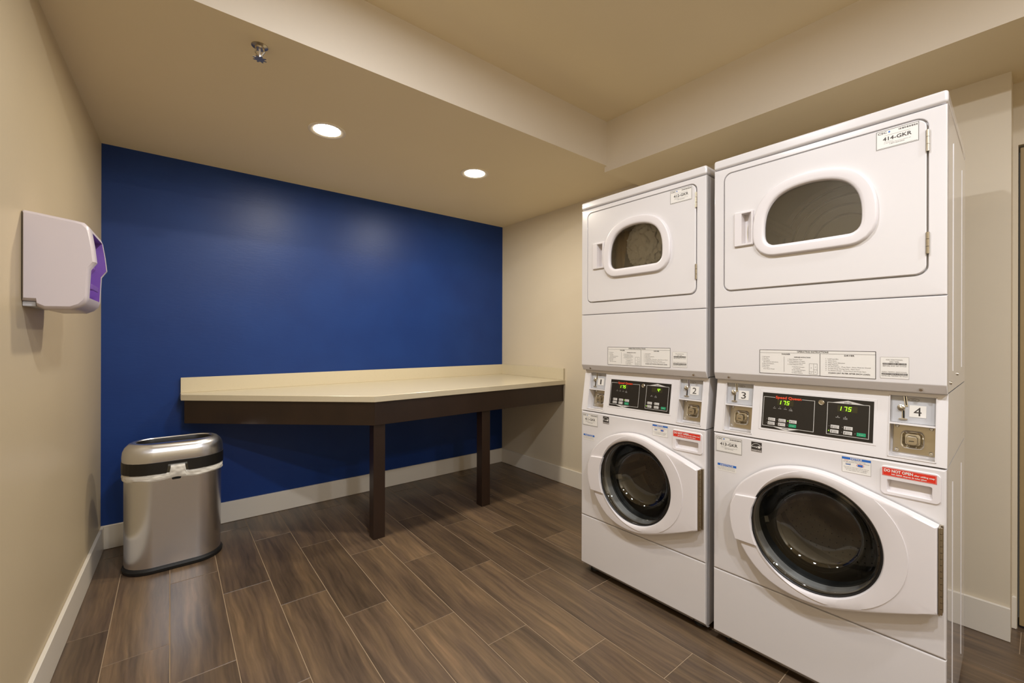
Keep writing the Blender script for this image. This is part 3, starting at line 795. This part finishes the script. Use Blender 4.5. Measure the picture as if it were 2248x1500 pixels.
    s2.quad(u0 + 0.0035, u1 - 0.0035, z0 + 0.0115, z0 + 0.0168, k, 'ink'); s2.text('INSERTE TARJETA O MONEDA', cx, z0 + 0.0125, 0.0032, 'label', k - 0.0003, w=0.058, al='C')
    s2.text('ANTES DEL TERMINO DE CICLO', cx, z0 + 0.0065, 0.0032, 'ink', k, w=0.062, al='C')
    s2.build('time_label', lpo, 0)
    for u in (0.058, 0.626):      # screws in dimples of the lip
        q = MB(); q.cyl((u, 0.0085, 1.100), (u, 0.003, 1.0975), 0.0055, 0.0042, 'chrome', 12); q.build('screw', lpo)
    # --- console
    con = MB(TCON)
    U = [0.002, 0.040, 0.143, 0.552, 0.657, WDT - 0.002]; Z = [CB + 0.003, 0.884, 0.9835, 0.9885, 1.074, CT + 0.001]
    for i in range(5):
        for j in range(5):
            if i in (1, 3) and j in (1, 3): continue
            con.quad(U[i], U[i + 1], Z[j], Z[j + 1], 0.0, 'enamel')
    con.add([(U[0], 0, Z[0]), (U[-1], 0, Z[0]), (U[-1], 0.006, Z[0] - 0.0025), (U[0], 0.006, Z[0] - 0.0025)], [[0, 1, 2, 3]], 'enamel')
    con.add([(U[0], 0, Z[-1]), (U[-1], 0, Z[-1]), (U[-1], 0.02, Z[-1] + 0.001), (U[0], 0.02, Z[-1] + 0.001)], [[0, 1, 2, 3]], 'enamel')
    for xx, ex in ((U[0], 0.0), (U[-1], WDT)):
        con.add([(xx, 0, Z[0]), (xx, 0, Z[-1]), (ex, 0.004, Z[-1]), (ex, 0.004, Z[0])], [[0, 1, 2, 3]], 'enamel')
    for a, b in ((0.040, 0.143), (0.552, 0.657)):
        for z0, z1, dp in ((0.884, 0.9835, 0.050), (0.9885, 1.074, 0.014)):
            v = [(a, 0, z0), (b, 0, z0), (b, 0, z1), (a, 0, z1), (a, dp, z0), (b, dp, z0), (b, dp, z1), (a, dp, z1)]
            con.add(v, [[0, 1, 5, 4], [1, 2, 6, 5], [2, 3, 7, 6], [3, 0, 4, 7], [4, 5, 6, 7]], 'enamel')
        # moulded lip round each pocket
        for (p0, p1, q0, q1) in ((a - 0.003, b + 0.003, 0.881, 0.884), (a - 0.003, b + 0.003, 1.074, 1.0765), (a - 0.003, a, 0.881, 1.0765), (b, b + 0.003, 0.881, 1.0765)):
            con.box(p0, p1, -0.0018, 0.001, q0, q1, 'enamel', 0.0006, 1)
    con.box(0.170, 0.521, -0.0012, 0.002, 0.9065, 1.0555, 'enamel', 0.0008, 1)
    cono = con.build('console', P)
    # control film
    pn = MB(TCON); y = -0.0016; k = -0.0020
    u0, u1, z0, z1 = 0.1785, 0.5125, 0.9135, 1.0475
    pn.box(u0, u1, y, 0.0, z0, z1, 'panel')
    def ubox(a, b, c_, e_):
        pn.frame(a, b, c_, e_, 0.0015, k, 'greykey')
    ubox(0.1825, 0.349, 0.9225, 1.0325); ubox(0.386, 0.502, 0.9235, 1.0335)
    pn.quad(0.222, 0.309, 1.0300, 1.0345, k - 0.0001, 'panel')
    pn.text('Speed Queen', 0.2655, 1.0285, 0.0092, 'orange', k - 0.0003, w=0.083, al='C', bold=0.0006)
    pn.poly([(0.214, 0.9240), (0.308, 0.9240), (0.261, 0.9130)], k - 0.0002, 'greykey'); pn.text('WASHER', 0.261, 0.9185, 0.0036, 'ink', k - 0.0004, w=0.021, al='C', bold=0.0001)
    pn.poly([(0.394, 1.0320), (0.494, 1.0320), (0.444, 1.0430)], k - 0.0002, 'greykey'); pn.text('DRYER', 0.444, 1.0335, 0.0038, 'ink', k - 0.0004, w=0.020, al='C', bold=0.0001)
    for (a, b, c_, e_) in ((0.230, 0.283, 1.0045, 1.0250), (0.415, 0.470, 1.0040, 1.0250)):
        pn.quad(a, b, c_, e_, k, 'ledoff')
    for i, (v_, a) in enumerate(((disp_vals[0], 0.2365), (disp_vals[1], 0.4205))):
        for j, chh in enumerate(v_):
            if chh == "'":
                pn.quad(a + j * 0.0118 + 0.0015, a + j * 0.0118 + 0.0030, 1.0155, 1.0215, k - 0.0006, 'led')
            elif chh == '1':
                digit(pn, chh, a + j * 0.0118 - 0.003, 1.0075, 0.0145, 0.0075, y=k - 0.0006)
            else:
                digit(pn, chh, a + j * 0.0118, 1.0075, 0.0145, 0.0080, y=k - 0.0006)
    for u, t in ((0.221, 'WASH'), (0.239, 'RINSE'), (0.257, 'SPIN'), (0.275, 'DOOR')):
        pn.text(t, u, 0.9905, 0.0024, 'greykey', k, w=0.009, al='C'); pn.quad(u - 0.0007, u + 0.0007, 0.9965, 0.9979, k, 'greykey')
    pn.text('LOCKED', 0.275, 0.9870, 0.0024, 'greykey', k, w=0.012, al='C')
    for u, t in ((0.417, 'HEATING'), (0.438, 'COOL')):
        pn.text(t, u, 0.9825, 0.0024, 'greykey', k, w=0.012, al='C'); pn.quad(u - 0.0010, u + 0.0010, 0.9865, 0.9885, k, 'greykey')
    pn.text('DOWN', 0.438, 0.9790, 0.0024, 'greykey', k, w=0.011, al='C')
    pno = pn.build('control_panel', P, 0)
    kz = [(0.214, 0.949, 0), (0.249, 0.949, 0), (0.284, 0.949, 0), (0.213, 0.934, 0), (0.248, 0.934, 0), (0.283, 0.934, 1),
          (0.410, 0.951, 0), (0.447, 0.951, 0), (0.409, 0.935, 0), (0.446, 0.935, 0), (0.482, 0.935, 1)]
    names = ['NORMAL HOT', 'NORMAL WARM', 'NORMAL COLD', 'PERM PRESS', 'DELICATES', 'START', 'HIGH TEMP', 'LOW TEMP', 'MED TEMP', 'NO HEAT', 'START']
    for i, (u, z, g) in enumerate(kz):
        kb = MB(TCON); kb.box(u - 0.012, u + 0.012, k - 0.0012, k, z - 0.0057, z + 0.0057, 'greenkey' if g else 'greykey', 0.0008, 1)
        if not g:
            kb.quad(u - 0.0085, u - 0.0070, z - 0.004, z + 0.003, k - 0.0016, 'ink')
            a_, b_ = (names[i].split() + [''])[:2]
            kb.text(a_, u + 0.0015, z + 0.0006, 0.0021, 'ink', k - 0.0016, w=0.0135, al='C'); b_ and kb.text(b_, u + 0.0015, z - 0.0034, 0.0021, 'ink', k - 0.0016, w=0.0115, al='C')
        else:
            kb.text('START', u, z - 0.0012, 0.0024, 'greykey', k - 0.0016, w=0.012, al='C')
        kb.build('button', pno, 0)
        ld = MB(TCON); on = i in led_rows
        ld.quad(u - 0.0175, u - 0.0150, z - 0.0003, z + 0.0022, k - 0.0003, 'led' if on else 'inklight'); ld.build('indicator', pno, 0)
    q = MB(TCON); q.lathe([(0.0095, 0.0), (0.0095, 0.002), (0.0075, 0.004), (0.0055, 0.0035), (0.005, 0.0025), (0.0005, 0.003)], (0.368, k, 1.029), (0, -1, 0), 'steel', 20, False, True)
    q.box(0.3675, 0.3685, k - 0.0034, k - 0.0030, 1.026, 1.032, 'dark'); q.build('key_switch', pno)
    # coin pockets
    for a, b, num in ((0.040, 0.143, nums[0]), (0.552, 0.657, nums[1])):
        cp = MB(TCON); d0 = 0.012
        cp.box(a + 0.001, b - 0.001, d0, d0 + 0.0015, 0.9895, 1.0730, 'greyplate')
        ob = cp.build('coin_plate', P, 0)
        cs_ = MB(TCON); s0 = a + 0.029
        # slanted entry slit in a bright bezel, ball return lever, reject slot and foot
        def para(x0, x1, zA, zB, sh, yy, mat):
            cs_.add([(x0 + sh, yy, zA), (x1 + sh, yy, zA), (x1, yy, zB), (x0, yy, zB), (x0 + sh, yy + 0.002, zA), (x1 + sh, yy + 0.002, zA), (x1, yy + 0.002, zB), (x0, yy + 0.002, zB)],
                    [[0, 1, 2, 3], [0, 1, 5, 4], [1, 2, 6, 5], [2, 3, 7, 6], [3, 0, 4, 7]], mat)
        para(s0 + 0.001, s0 + 0.0085, 1.0400, 1.0715, 0.0040, d0 - 0.002, 'chrome')
        para(s0 + 0.0035, s0 + 0.0062, 1.0440, 1.0715, 0.0036, d0 - 0.0024, 'dark')
        para(s0 - 0.002, s0 + 0.005, 1.0010, 1.0290, 0.0, d0 - 0.002, 'chrome')
        para(s0 - 0.0002, s0 + 0.0042, 1.0035, 1.0275, 0.0008, d0 - 0.0024, 'dark')
        cs_.lathe([(0.0095, 0.0), (0.0095, 0.002), (0.0065, 0.0035), (0.0065, 0.006), (0.005, 0.010), (0.0005, 0.0115)], (s0 - 0.004, d0, 1.0355), (0, -1, 0), 'steel', 20, False, True)
        cs_.box(s0 - 0.009, s0 + 0.012, d0 - 0.006, d0, 0.9985, 1.0030, 'chrome', 0.0015)
        cs_.build('coin_slot', ob)
        nc = MB(TCON); c0 = a + 0.0445
        nc.box(c0, c0 + 0.0385, d0 - 0.001, d0, 1.0090, 1.0450, 'label')
        nc.text(num, c0 + 0.019, 1.0135, 0.0265, 'ink', d0 - 0.0014, w=0.018 if num != '1' else 0.008, al='C')
        nc.build('number_card', ob, 0)
        em = MB(TCON); cx, cz = a + 0.054, 1.0615
        n_ = 24
        for r_, mt_, yy in ((1.0, 'inklight', d0 - 0.0003), (0.90, 'greyplate', d0 - 0.0006)):
            em.poly([(cx + 0.0130 * r_ * math.cos(2 * PI * i / n_), cz + (0.0050 - (1 - r_) * 0.010) * math.sin(2 * PI * i / n_)) for i in range(n_)], yy, mt_)
        em.text('25\u00a2', cx, cz - 0.0018, 0.0038, 'ink', d0 - 0.0010, w=0.011, al='C'); em.build('price_badge', ob, 0)
        # lock pocket
        d1 = 0.046
        pl = MB(TCON); pl.box(a + 0.003, b - 0.002, d1, d1 + 0.003, 0.8900, 0.9815, 'steel', 0.0008, 1)
        plo = pl.build('lock_plate', P)
        bx0, bx1, bz0, bz1 = a + 0.022, a + 0.078, 0.9065, 0.9615
        lk = MB(TCON)
        rr = lambda g, yy: [(x, yy, z) for x, z in rrect(bx0 + g, bx1 - g, bz0 + g, bz1 - g, max(0.002, 0.013 - g * 0.6), 5)]
        lk.loft([rr(0, d1), rr(0.0005, d1 - 0.009), rr(0.0020, d1 - 0.011), rr(0.0045, d1 - 0.010), rr(0.0105, d1 - 0.0006), rr(0.016, d1 - 0.0004)], 'chrome', False, True)
        lk.build('lock_bezel', plo)
        lc = MB(TCON); lx, lz = (bx0 + bx1) / 2, (bz0 + bz1) / 2; lc.fprism(rrect(lx - 0.0135, lx + 0.0135, lz - 0.0135, lz + 0.0135, 0.008, 5), d1 - 0.026, d1, 'steel', 0.0025)
        lc.box((bx0 + bx1) / 2 - 0.006, (bx0 + bx1) / 2 + 0.006, d1 - 0.0266, d1 - 0.0258, (bz0 + bz1) / 2 - 0.0022, (bz0 + bz1) / 2 - 0.0002, 'dark')
        lc.build('lock_cylinder', plo)
        for sx, sz in ((a + 0.0125, 0.973), (b - 0.0125, 0.973), (a + 0.0125, 0.8985), (b - 0.0125, 0.8985)):
            sc_ = MB(TCON); sc_.lathe([(0.0052, 0.0), (0.0052, 0.002), (0.0035, 0.004), (0.0004, 0.0045)], (sx, d1, sz), (0, -1, 0), 'chrome', 14, False, True); sc_.build('screw', plo)
    # --- washer front
    outer = [(0.0, 0.3045), (WDT, 0.3045), (WDT, 0.8665), (0.0, 0.8665)]; wc = (0.350, 0.567)
    inset = lambda d_: [(d_, 0.3045 + d_), (WDT - d_, 0.3045 + d_), (WDT - d_, 0.8665 - d_), (d_, 0.8665 - d_)]
    A3 = angles(wc, outer + inset(0.006) + inset(0.002), 80)
    circ = [(wc[0] + 0.19 * math.cos(a), wc[1] + 0.19 * math.sin(a)) for a in A3]
    wfm = MB(); wfm.loft([L3(radial(outer, wc, A3), 0.03), L3(radial(outer, wc, A3), 0.006), L3(radial(inset(0.002), wc, A3), 0.0018), L3(radial(inset(0.006), wc, A3), 0.0)], 'enamel'); wfm.loft([L3(circ, 0.0), L3(circ, 0.04)], 'enamel')
    wfm.holed(radial(inset(0.006), wc, A3), [circ, rrect(0.545, 0.656, 0.767, 0.812, 0.004, 3)], 0.0, 'enamel')
    wfo = wfm.build('washer_front', P)
    kp = MB(); prof_ = [(0.03, 0.3030), (0.006, 0.3030), (0.0018, 0.3012), (0.0, 0.2970), (0.0, 0.050), (0.002, 0.0455), (0.024, 0.024), (0.040, 0.022)]
    kp.loft([[(x, max(y, e_), z) for y, z in prof_] for x, e_ in ((0.0, 0.022), (0.0, 0.006), (0.002, 0.0018), (0.006, 0.0), (WDT - 0.006, 0.0), (WDT - 0.002, 0.0018), (WDT, 0.006), (WDT, 0.022))], 'enamel', closed=False)
    kpo = kp.build('kick_panel', P)
    for u in (0.066, 0.628):
        MB().cyl((u, 0.014, 0.038), (u, 0.009, 0.034), 0.0045, 0.0035, 'black', 10).build('screw', kpo)
    for u, v_ in ((0.05, 0.06), (WDT - 0.05, 0.06), (0.05, DEP - 0.06), (WDT - 0.05, DEP - 0.06)):
        MB().cyl((u, v_, 0.0008), (u, v_, 0.012), 0.024, 0.022, 'rubber', 16).cyl((u, v_, 0.012), (u, v_, 0.032), 0.008, 0.008, 'steel', 10).build('foot', P)
    # tub: gasket + perforated drum
    tb = MB(); tb.lathe([(0.192, 0.0), (0.200, 0.03), (0.188, 0.045), (0.196, 0.06), (0.186, 0.075), (0.196, 0.085)], (wc[0], 0.005, wc[1]), (0, 1, 0), 'rubber', 64); tb.build('gasket', P)
    dr_ = MB(); dr_.lathe([(0.196, 0.09), (0.235, 0.10), (0.262, 0.12), (0.262, 0.42), (0.25, 0.44), (0.15, 0.435), (0.10, 0.42), (0.06, 0.40), (0.001, 0.40)], (wc[0], 0, wc[1]), (0, 1, 0), 'drum', 64)
    for a in (75, 195, 315):
        ca, sa = math.cos(R(a)), math.sin(R(a)); tx, tz = -sa, ca
        L = []
        for yy, hgt in ((0.12, 0.02), (0.15, 0.062), (0.38, 0.062), (0.42, 0.02)):
            r0 = 0.262
            L.append([(wc[0] + r0 * ca + 0.045 * tx, yy, wc[1] + r0 * sa + 0.045 * tz), (wc[0] + (r0 - hgt) * ca + 0.012 * tx, yy, wc[1] + (r0 - hgt) * sa + 0.012 * tz),
                      (wc[0] + (r0 - hgt) * ca - 0.012 * tx, yy, wc[1] + (r0 - hgt) * sa - 0.012 * tz), (wc[0] + r0 * ca - 0.045 * tx, yy, wc[1] + r0 * sa - 0.045 * tz)])
        dr_.loft(L, 'drum', True, True)
    dro = dr_.build('washer_drum', P)
    ho = MB(); n_h = 0
    for rr_ in (0.12, 0.15, 0.18, 0.21, 0.235):
        nn = int(2 * PI * rr_ / 0.024)
        for i in range(nn):
            a = 2 * PI * i / nn + rr_ * 9
            cx_, cz_ = wc[0] + rr_ * math.cos(a), wc[1] + rr_ * math.sin(a)
            ho.poly([(cx_ + 0.0028 * math.cos(t * PI / 3), cz_ + 0.0028 * math.sin(t * PI / 3)) for t in range(6)], 0.4245 if rr_ < 0.14 else 0.4325, 'dark')
    hh = ho.build('drum_holes', dro, 0); hh['kind'] = 'stuff'
    # door: ring running out into a wedge that meets the hinge
    DO = smooth_poly(DOOR_OUT, 1); R0 = 0.195
    A4 = angles(wc, [(0.666, 0.703), (0.666, 0.449)], 110)
    ro4 = radial(DO, wc, A4)
    rr4 = [math.hypot(x - wc[0], z - wc[1]) for x, z in ro4]
    P4 = lambda r_, i, y_: (wc[0] + r_ * math.cos(A4[i]), y_, wc[1] + r_ * math.sin(A4[i]))
    Rc = []      # crest radius: ring arc centred (0.383,0.575) r 0.221
    for a in A4:
        ox, oz = wc[0] - 0.383, wc[1] - 0.575; dx, dz_ = math.cos(a), math.sin(a)
        b_ = ox * dx + oz * dz_; Rc.append(-b_ + math.sqrt(b_ * b_ - (ox * ox + oz * oz - 0.221 ** 2)))
    n4 = len(A4); loops = []
    wall_y = [-0.008, -0.034, -0.0415, -0.0445]
    ins4 = [0.0, 0.0, 0.0025, 0.008]
    for yy, d_ in zip(wall_y, ins4): loops.append([P4(rr4[i] - d_, i, yy) for i in range(n4)])
    def crest(i): return min(Rc[i], rr4[i] - 0.0095)
    far = [rr4[i] - 0.008 - crest(i) > 0.006 for i in range(n4)]
    loops.append([P4(crest(i) + 0.0006, i, -0.0445) for i in range(n4)])
    loops.append([P4(crest(i), i, -0.0470 if far[i] else -0.0448) for i in range(n4)])
    loops.append([P4(R0 + (crest(i) - R0) * 0.45 + 0.004, i, -0.0465) for i in range(n4)])
    loops.append([P4(R0 + 0.0045, i, -0.0435) for i in range(n4)])
    loops.append([P4(R0 + 0.0015, i, -0.0400) for i in range(n4)])
    loops.append([P4(R0, i, -0.030) for i in range(n4)])
    dmb = MB(); dmb.loft(loops, 'plastic')
    dmb.loft([loops[-1], [P4(R0 - 0.001, i, -0.004) for i in range(n4)], [P4(R0 + 0.02, i, -0.004) for i in range(n4)]], 'black'); do = dmb.build('washer_door', P, 35)
    # handle set into the left of the ring
    hp = [(0.1065, 0.648), (0.181, 0.655), (0.176, 0.640), (0.1655, 0.612), (0.1605, 0.570), (0.1640, 0.525), (0.171, 0.495), (0.180, 0.474), (0.106, 0.4745), (0.0925, 0.515), (0.0855, 0.560), (0.0875, 0.605)]
    hm = MB(); hm.fprism(hp, -0.0525, -0.038, 'plastic', 0.004)
    hm.build('door_handle', do, 35)
    # glass bowl
    g = MB(); g.lathe([(0.1945, 0.031), (0.188, 0.034), (0.180, 0.030), (0.168, 0.005), (0.155, -0.030), (0.140, -0.058), (0.118, -0.074), (0.08, -0.080), (0.03, -0.081), (0.001, -0.081)], (wc[0], 0, wc[1]), (0, -1, 0), 'glass_washer', 72)
    g.build('door_glass', do, 80)
    rg_ = MB(); rg_.lathe([(0.1955, 0.030), (0.1955, 0.0355), (0.1915, 0.0365), (0.1885, 0.0335), (0.1885, 0.028)], (wc[0], 0, wc[1]), (0, -1, 0), 'black', 72); rg_.build('glass_rim', do, 50)
    # piano hinge
    hg = MB(); n_ = 14; zz0, zz1 = 0.4475, 0.7025
    hg.box(0.6675, 0.6765, -0.012, -0.0005, zz0, zz1, 'steel')
    for i in range(n_):
        hg.cyl((0.6725, -0.030, zz0 + (zz1 - zz0) * i / n_ + 0.0006), (0.6725, -0.030, zz0 + (zz1 - zz0) * (i + 1) / n_ - 0.0006), 0.0042, 0.0042, 'steel', 10)
    hg.box(0.6685, 0.6715, -0.040, -0.012, zz0, zz1, 'steel')
    hg.build('hinge', do)
    # soap drawer
    sd = MB(); n_ = 4
    S0 = rrect(0.533, 0.6705, 0.7595, 0.8505, 0.012, 5)
    S1 = lambda g_, yy: [(x, yy, z) for x, z in rrect(0.533 + g_, 0.6705 - g_, 0.7595 + g_, 0.8505 - g_, max(0.003, 0.012 - g_), 5)]
    hx0, hx1, hz0, hz1 = 0.549, 0.652, 0.7705, 0.8085
    H1 = lambda g_, yy: [(x, yy, z) for x, z in rrect(hx0 + g_, hx1 - g_, hz0 + g_, hz1 - g_, 0.005, 5)]
    sd.loft([S1(0, 0.001), S1(0.0003, -0.0025), S1(0.002, -0.0042), H1(-0.001, -0.0042), H1(0.0, -0.0030), [(x, 0.012 + (0.010 if z > 0.785 else 0.0), z) for x, _, z in H1(0.0035, 0)]], 'plastic', False, True)
    sdo = sd.build('soap_drawer', P, 35)
    rs = MB(); y = -0.0046; k = -0.0050
    rs.quad(0.5375, 0.662, 0.8195, 0.8455, y, 'red'); rs.frame(0.539, 0.6605, 0.8210, 0.8440, 0.0004, k, 'label')
    rs.text('DO NOT OPEN', 0.5425, 0.8325, 0.0085, 'label', k, w=0.067, bold=0.0004)
    rs.text('after adding soap', 0.6125, 0.8325, 0.0048, 'label', k, w=0.045, bold=0.0002)
    rs.text('NO ABRIR despues de echar jabon', 0.600, 0.8245, 0.0042, 'label', k, w=0.080, al='C', bold=0.0002)
    rs.build('warning_label', sdo, 0)
    y = -0.0004; k = -0.0007
    st = MB(); machine_label(st, 0.0095, 0.8535, 0.1025, 0.063, codes[1], y); st.build('sticker', wfo, 0)
    es = MB(); u0, u1, z0, z1 = 0.146, 0.1835, 0.8175, 0.8545
    es.quad(u0, u1, z0, z1, y, 'ink'); es.quad(u0, u1, z0, z0 + 0.0085, k, 'inklight'); es.text('ENERGY STAR', (u0 + u1) / 2, z0 + 0.0028, 0.0036, 'label', k - 0.0003, w=0.033, al='C', bold=0.0001)
    cx, cz = (u0 + u1) / 2, z0 + 0.008
    n_ = 18; arc = []
    for i in range(n_ + 1):
        a = R(20 + 140 * i / n_); arc.append(a)
    for i in range(n_):
        a, b = arc[i], arc[i + 1]
        es.add([(cx + r_ * 1.0 * math.cos(t), k, cz + 0.004 + r_ * 1.0 * math.sin(t)) for r_, t in ((0.0188, a), (0.0188, b), (0.0200, b), (0.0200, a))], [[0, 1, 2, 3]], 'label')
    es.poly([(cx + 0.0095 + (0.0075 if j % 2 == 0 else 0.0033) * math.cos(R(90 + 36 * j)), z0 + 0.0185 + (0.0075 if j % 2 == 0 else 0.0033) * math.sin(R(90 + 36 * j))) for j in range(10)], k, 'label')
    es.text('energy', u0 + 0.002, z0 + 0.0165, 0.0046, 'label', k, w=0.021, bold=0.0002)
    es.build('emblem', wfo, 0)
    n1 = MB(); u0, u1, z0, z1 = 0.017, 0.0905, 0.7145, 0.7435
    n1.quad(u0, u1, z0, z1, y, 'label'); n1.quad(u0, u1, z1 - 0.0088, z1, k, 'blueprint'); n1.text('NOTICE', (u0 + u1) / 2, z1 - 0.0072, 0.0056, 'label', k - 0.0003, w=0.050, al='C', bold=0.0002)
    for i, t in enumerate(['Check pockets and remove all items', 'before loading. Do not overload the', 'washer. Not responsible for damage.']):
        n1.text(t, u0 + 0.001, z1 - 0.0135 - i * 0.0048, 0.0024, 'inklight', k, w=0.068)
    n1.build('notice_label', wfo, 0)
    n2 = MB(); u0, u1, z0, z1 = 0.4325, 0.509, 0.8055, 0.8565; cx = (u0 + u1) / 2
    n2.quad(u0, u1, z0, z1, y, 'label'); n2.frame(u0, u1, z0, z1, 0.0004, k, 'inklight'); n2.quad(u0, u1, z1 - 0.0075, z1, k, 'blueprint'); n2.text('NOTICE', cx, z1 - 0.0062, 0.0052, 'label', k - 0.0003, w=0.030, al='C', bold=0.0002)
    n2.text('LIQUID', u0 + 0.006, z1 - 0.0115, 0.0024, 'red', k, w=0.012); n2.text('detergent and powder', cx + 0.006, z1 - 0.0115, 0.0022, 'ink', k, w=0.038, al='C'); n2.text('use high efficiency soap only in dispenser', cx, z1 - 0.0160, 0.0024, 'ink', k, w=0.070, al='C')
    n2.quad(u0 + 0.011, u0 + 0.023, z1 - 0.0250, z1 - 0.0225, k, 'blueprint'); n2.frame(u0 + 0.0105, u0 + 0.0235, z1 - 0.0252, z1 - 0.0195, 0.0005, k - 0.0001, 'ink')
    n_ = 20
    for r_, mt_, yy in ((1, 'red', k), (0.88, 'label', k - 0.0003)):
        n2.poly([(u0 + 0.049 + 0.0100 * r_ * math.cos(2 * PI * i / n_), z1 - 0.0225 + (0.0048 * r_ - (1 - r_) * 0.003) * math.sin(2 * PI * i / n_)) for i in range(n_)], yy, mt_)
    n2.quad(u0 + 0.0425, u0 + 0.0555, z1 - 0.0260, z1 - 0.0195, k - 0.0006, 'blueprint')
    for i, t in enumerate(['If you add too much soap it will not rinse out', 'Si pone demasiado jabon no se enjuagara', 'su ropa saldra con residuos']):
        n2.text(t, cx, z1 - 0.0335 - i * 0.0050, 0.0024, 'ink', k, w=0.066 - i * 0.006, al='C')
    n2.build('notice_label', wfo, 0)
    # side screws
    for yy, zz in ((0.10, 1.118), (0.33, 1.135)):
        MB().cyl((WDT, yy, zz), (WDT + 0.003, yy, zz), 0.006, 0.005, 'chrome', 12).build('screw', P)
    return root

build_machine('stacked_washer_dryer', (1.7495, 1.578, 0), 'farther white stacked laundry machine with number cards 1 and 2', ('1', '2'), ('412-GKR', '411-GKR'), ('175', "  4'"), (2, 8), True)
build_machine('stacked_washer_dryer', (1.7685, 0.862, 0), 'nearer white stacked laundry machine with number cards 3 and 4', ('3', '4'), ('414-GKR', '413-GKR'), ('175', '175'), (2, 8), False)

# crumpled wash inside the farther dryer
def crumple(name, c, r, mat, sc, seed, n=56, amp=0.28):
    mb = MB(); vs = []; fs = []
    m_ = n // 2
    for i in range(m_ + 1):
        th = PI * i / m_
        for j in range(n):
            ph = 2 * PI * j / n
            dv = Vector((math.sin(th) * math.cos(ph), math.sin(th) * math.sin(ph), math.cos(th)))
            q = dv * sc + Vector((seed, seed * 2, 0))
            f = 0.98 - amp * 1.3 * abs(noise.noise(q * 0.8)) - amp * 0.8 * abs(noise.noise(q * 1.6 + Vector((9, 2, 5)))) - amp * 0.4 * abs(noise.noise(q * 3.3))
            vs.append((c[0] + dv.x * r[0] * f, c[1] + dv.y * r[1] * f, c[2] + dv.z * r[2] * f))
    for i in range(m_):
        for j in range(n):
            a, b = i * n + j, i * n + (j + 1) % n
            fs.append([a, b, b + n, a + n])
    mb.add(vs, fs, mat)
    return mb
rz = R(-(90 - 1.55)); mw = Matrix.Translation((1.7495, 1.578, 0)) @ Matrix.Rotation(rz, 4, 'Z')
lm = crumple('laundry', (0.345, 0.078, 1.722), (0.115, 0.058, 0.145), 'cloth', 3.2, 4.0, n=110)
lo = lm.build('laundry', None, 75); lo.matrix_world = mw
tag(lo, 'crumpled white laundry behind the window of the farther dryer', 'laundry')
lm = MB(); rows = []
for i in range(15):
    t = i / 14
    rows.append([(0.145 + 0.030 * t + 0.075 * s_ + 0.004 * math.sin(s_ * 14 + t * 5), 0.075 + 0.012 * math.sin(s_ * 11 + t * 3), 1.60 + 0.21 * t) for s_ in [k / 11 for k in range(12)]])
lm.loft(rows, 'tancloth', closed=False)
lo2 = lm.build('cloth', None, 75); lo2.matrix_world = mw
tag(lo2, 'tan cloth hanging in folds behind the window of the farther dryer', 'laundry')

# ------------------------------------------------------------------ ceiling fittings
def downlight(x, y, z, kind, label):
    t = empty('downlight', (x, y, z), 0, label, 'ceiling light', 'recessed ceiling downlights')
    MB().lathe([(0.098, 0.0), (0.098, -0.003), (0.092, -0.0055), (0.082, -0.005), (0.074, -0.0015), (0.070, -0.0005)], (0, 0, 0), (0, 0, 1), 'lamptrim', 48).build('trim_ring', t)
    MB().lathe([(0.071, -0.0008), (0.05, -0.0022), (0.0005, -0.0026)], (0, 0, 0), (0, 0, 1), 'lens', 40, False, True).build('lens', t)
    L = bpy.data.lights.new('lamp', 'AREA'); L.shape = 'DISK'; L.size = 0.12
    L.energy = LAMP_POWER[kind]; L.color = LAMP_COLOR[kind]
    L.spread = R(178)
    lo = bpy.data.objects.new('lamp', L); COL.objects.link(lo); lo.parent = t; lo.location = (0, 0, -0.008)
names_ = ['left one of the two glowing downlights in the soffit over the counter', 'right one of the two glowing downlights in the soffit over the counter',
          'downlight in the raised bay nearest the soffit', 'downlight in the raised bay above the camera',
          'downlight behind the camera towards the left wall', 'downlight behind the camera towards the door']
for (x, y, z, k), nm in zip(LAMPS, names_): downlight(x, y, z, k, nm)

sp = empty('sprinkler', (0.274, 1.943, SOFFIT_Z), R(-40), 'small chrome pendant fire sprinkler head on the soffit', 'sprinkler'); sp.scale = (1.45, 1.45, 1.0)
MB().lathe([(0.020, 0.0), (0.020, -0.002), (0.012, -0.006), (0.011, -0.012)], (0, 0, 0), (0, 0, 1), 'steel', 24, False, True).build('escutcheon', sp)
fr = MB()
for s_ in (-1, 1):
    fr.cyl((s_ * 0.009, 0, -0.010), (s_ * 0.013, 0, -0.024), 0.0022, 0.0022, 'chrome', 8); fr.cyl((s_ * 0.013, 0, -0.024), (s_ * 0.003, 0, -0.042), 0.0022, 0.0022, 'chrome', 8)
fr.cyl((0, 0, -0.040), (0, 0, -0.050), 0.005, 0.004, 'chrome', 10); fr.build('frame', sp)
MB().cyl((0, 0, -0.012), (0, 0, -0.040), 0.0028, 0.0022, 'plastic', 8).build('bulb', sp)
df = MB(); pts = []
for i in range(32):
    r_ = 0.017 if (i // 2) % 2 == 0 else 0.011
    pts.append((r_ * math.cos(2 * PI * i / 32), r_ * math.sin(2 * PI * i / 32)))
df.prism(pts, -0.0520, -0.0505, 'steel'); df.build('deflector', sp)
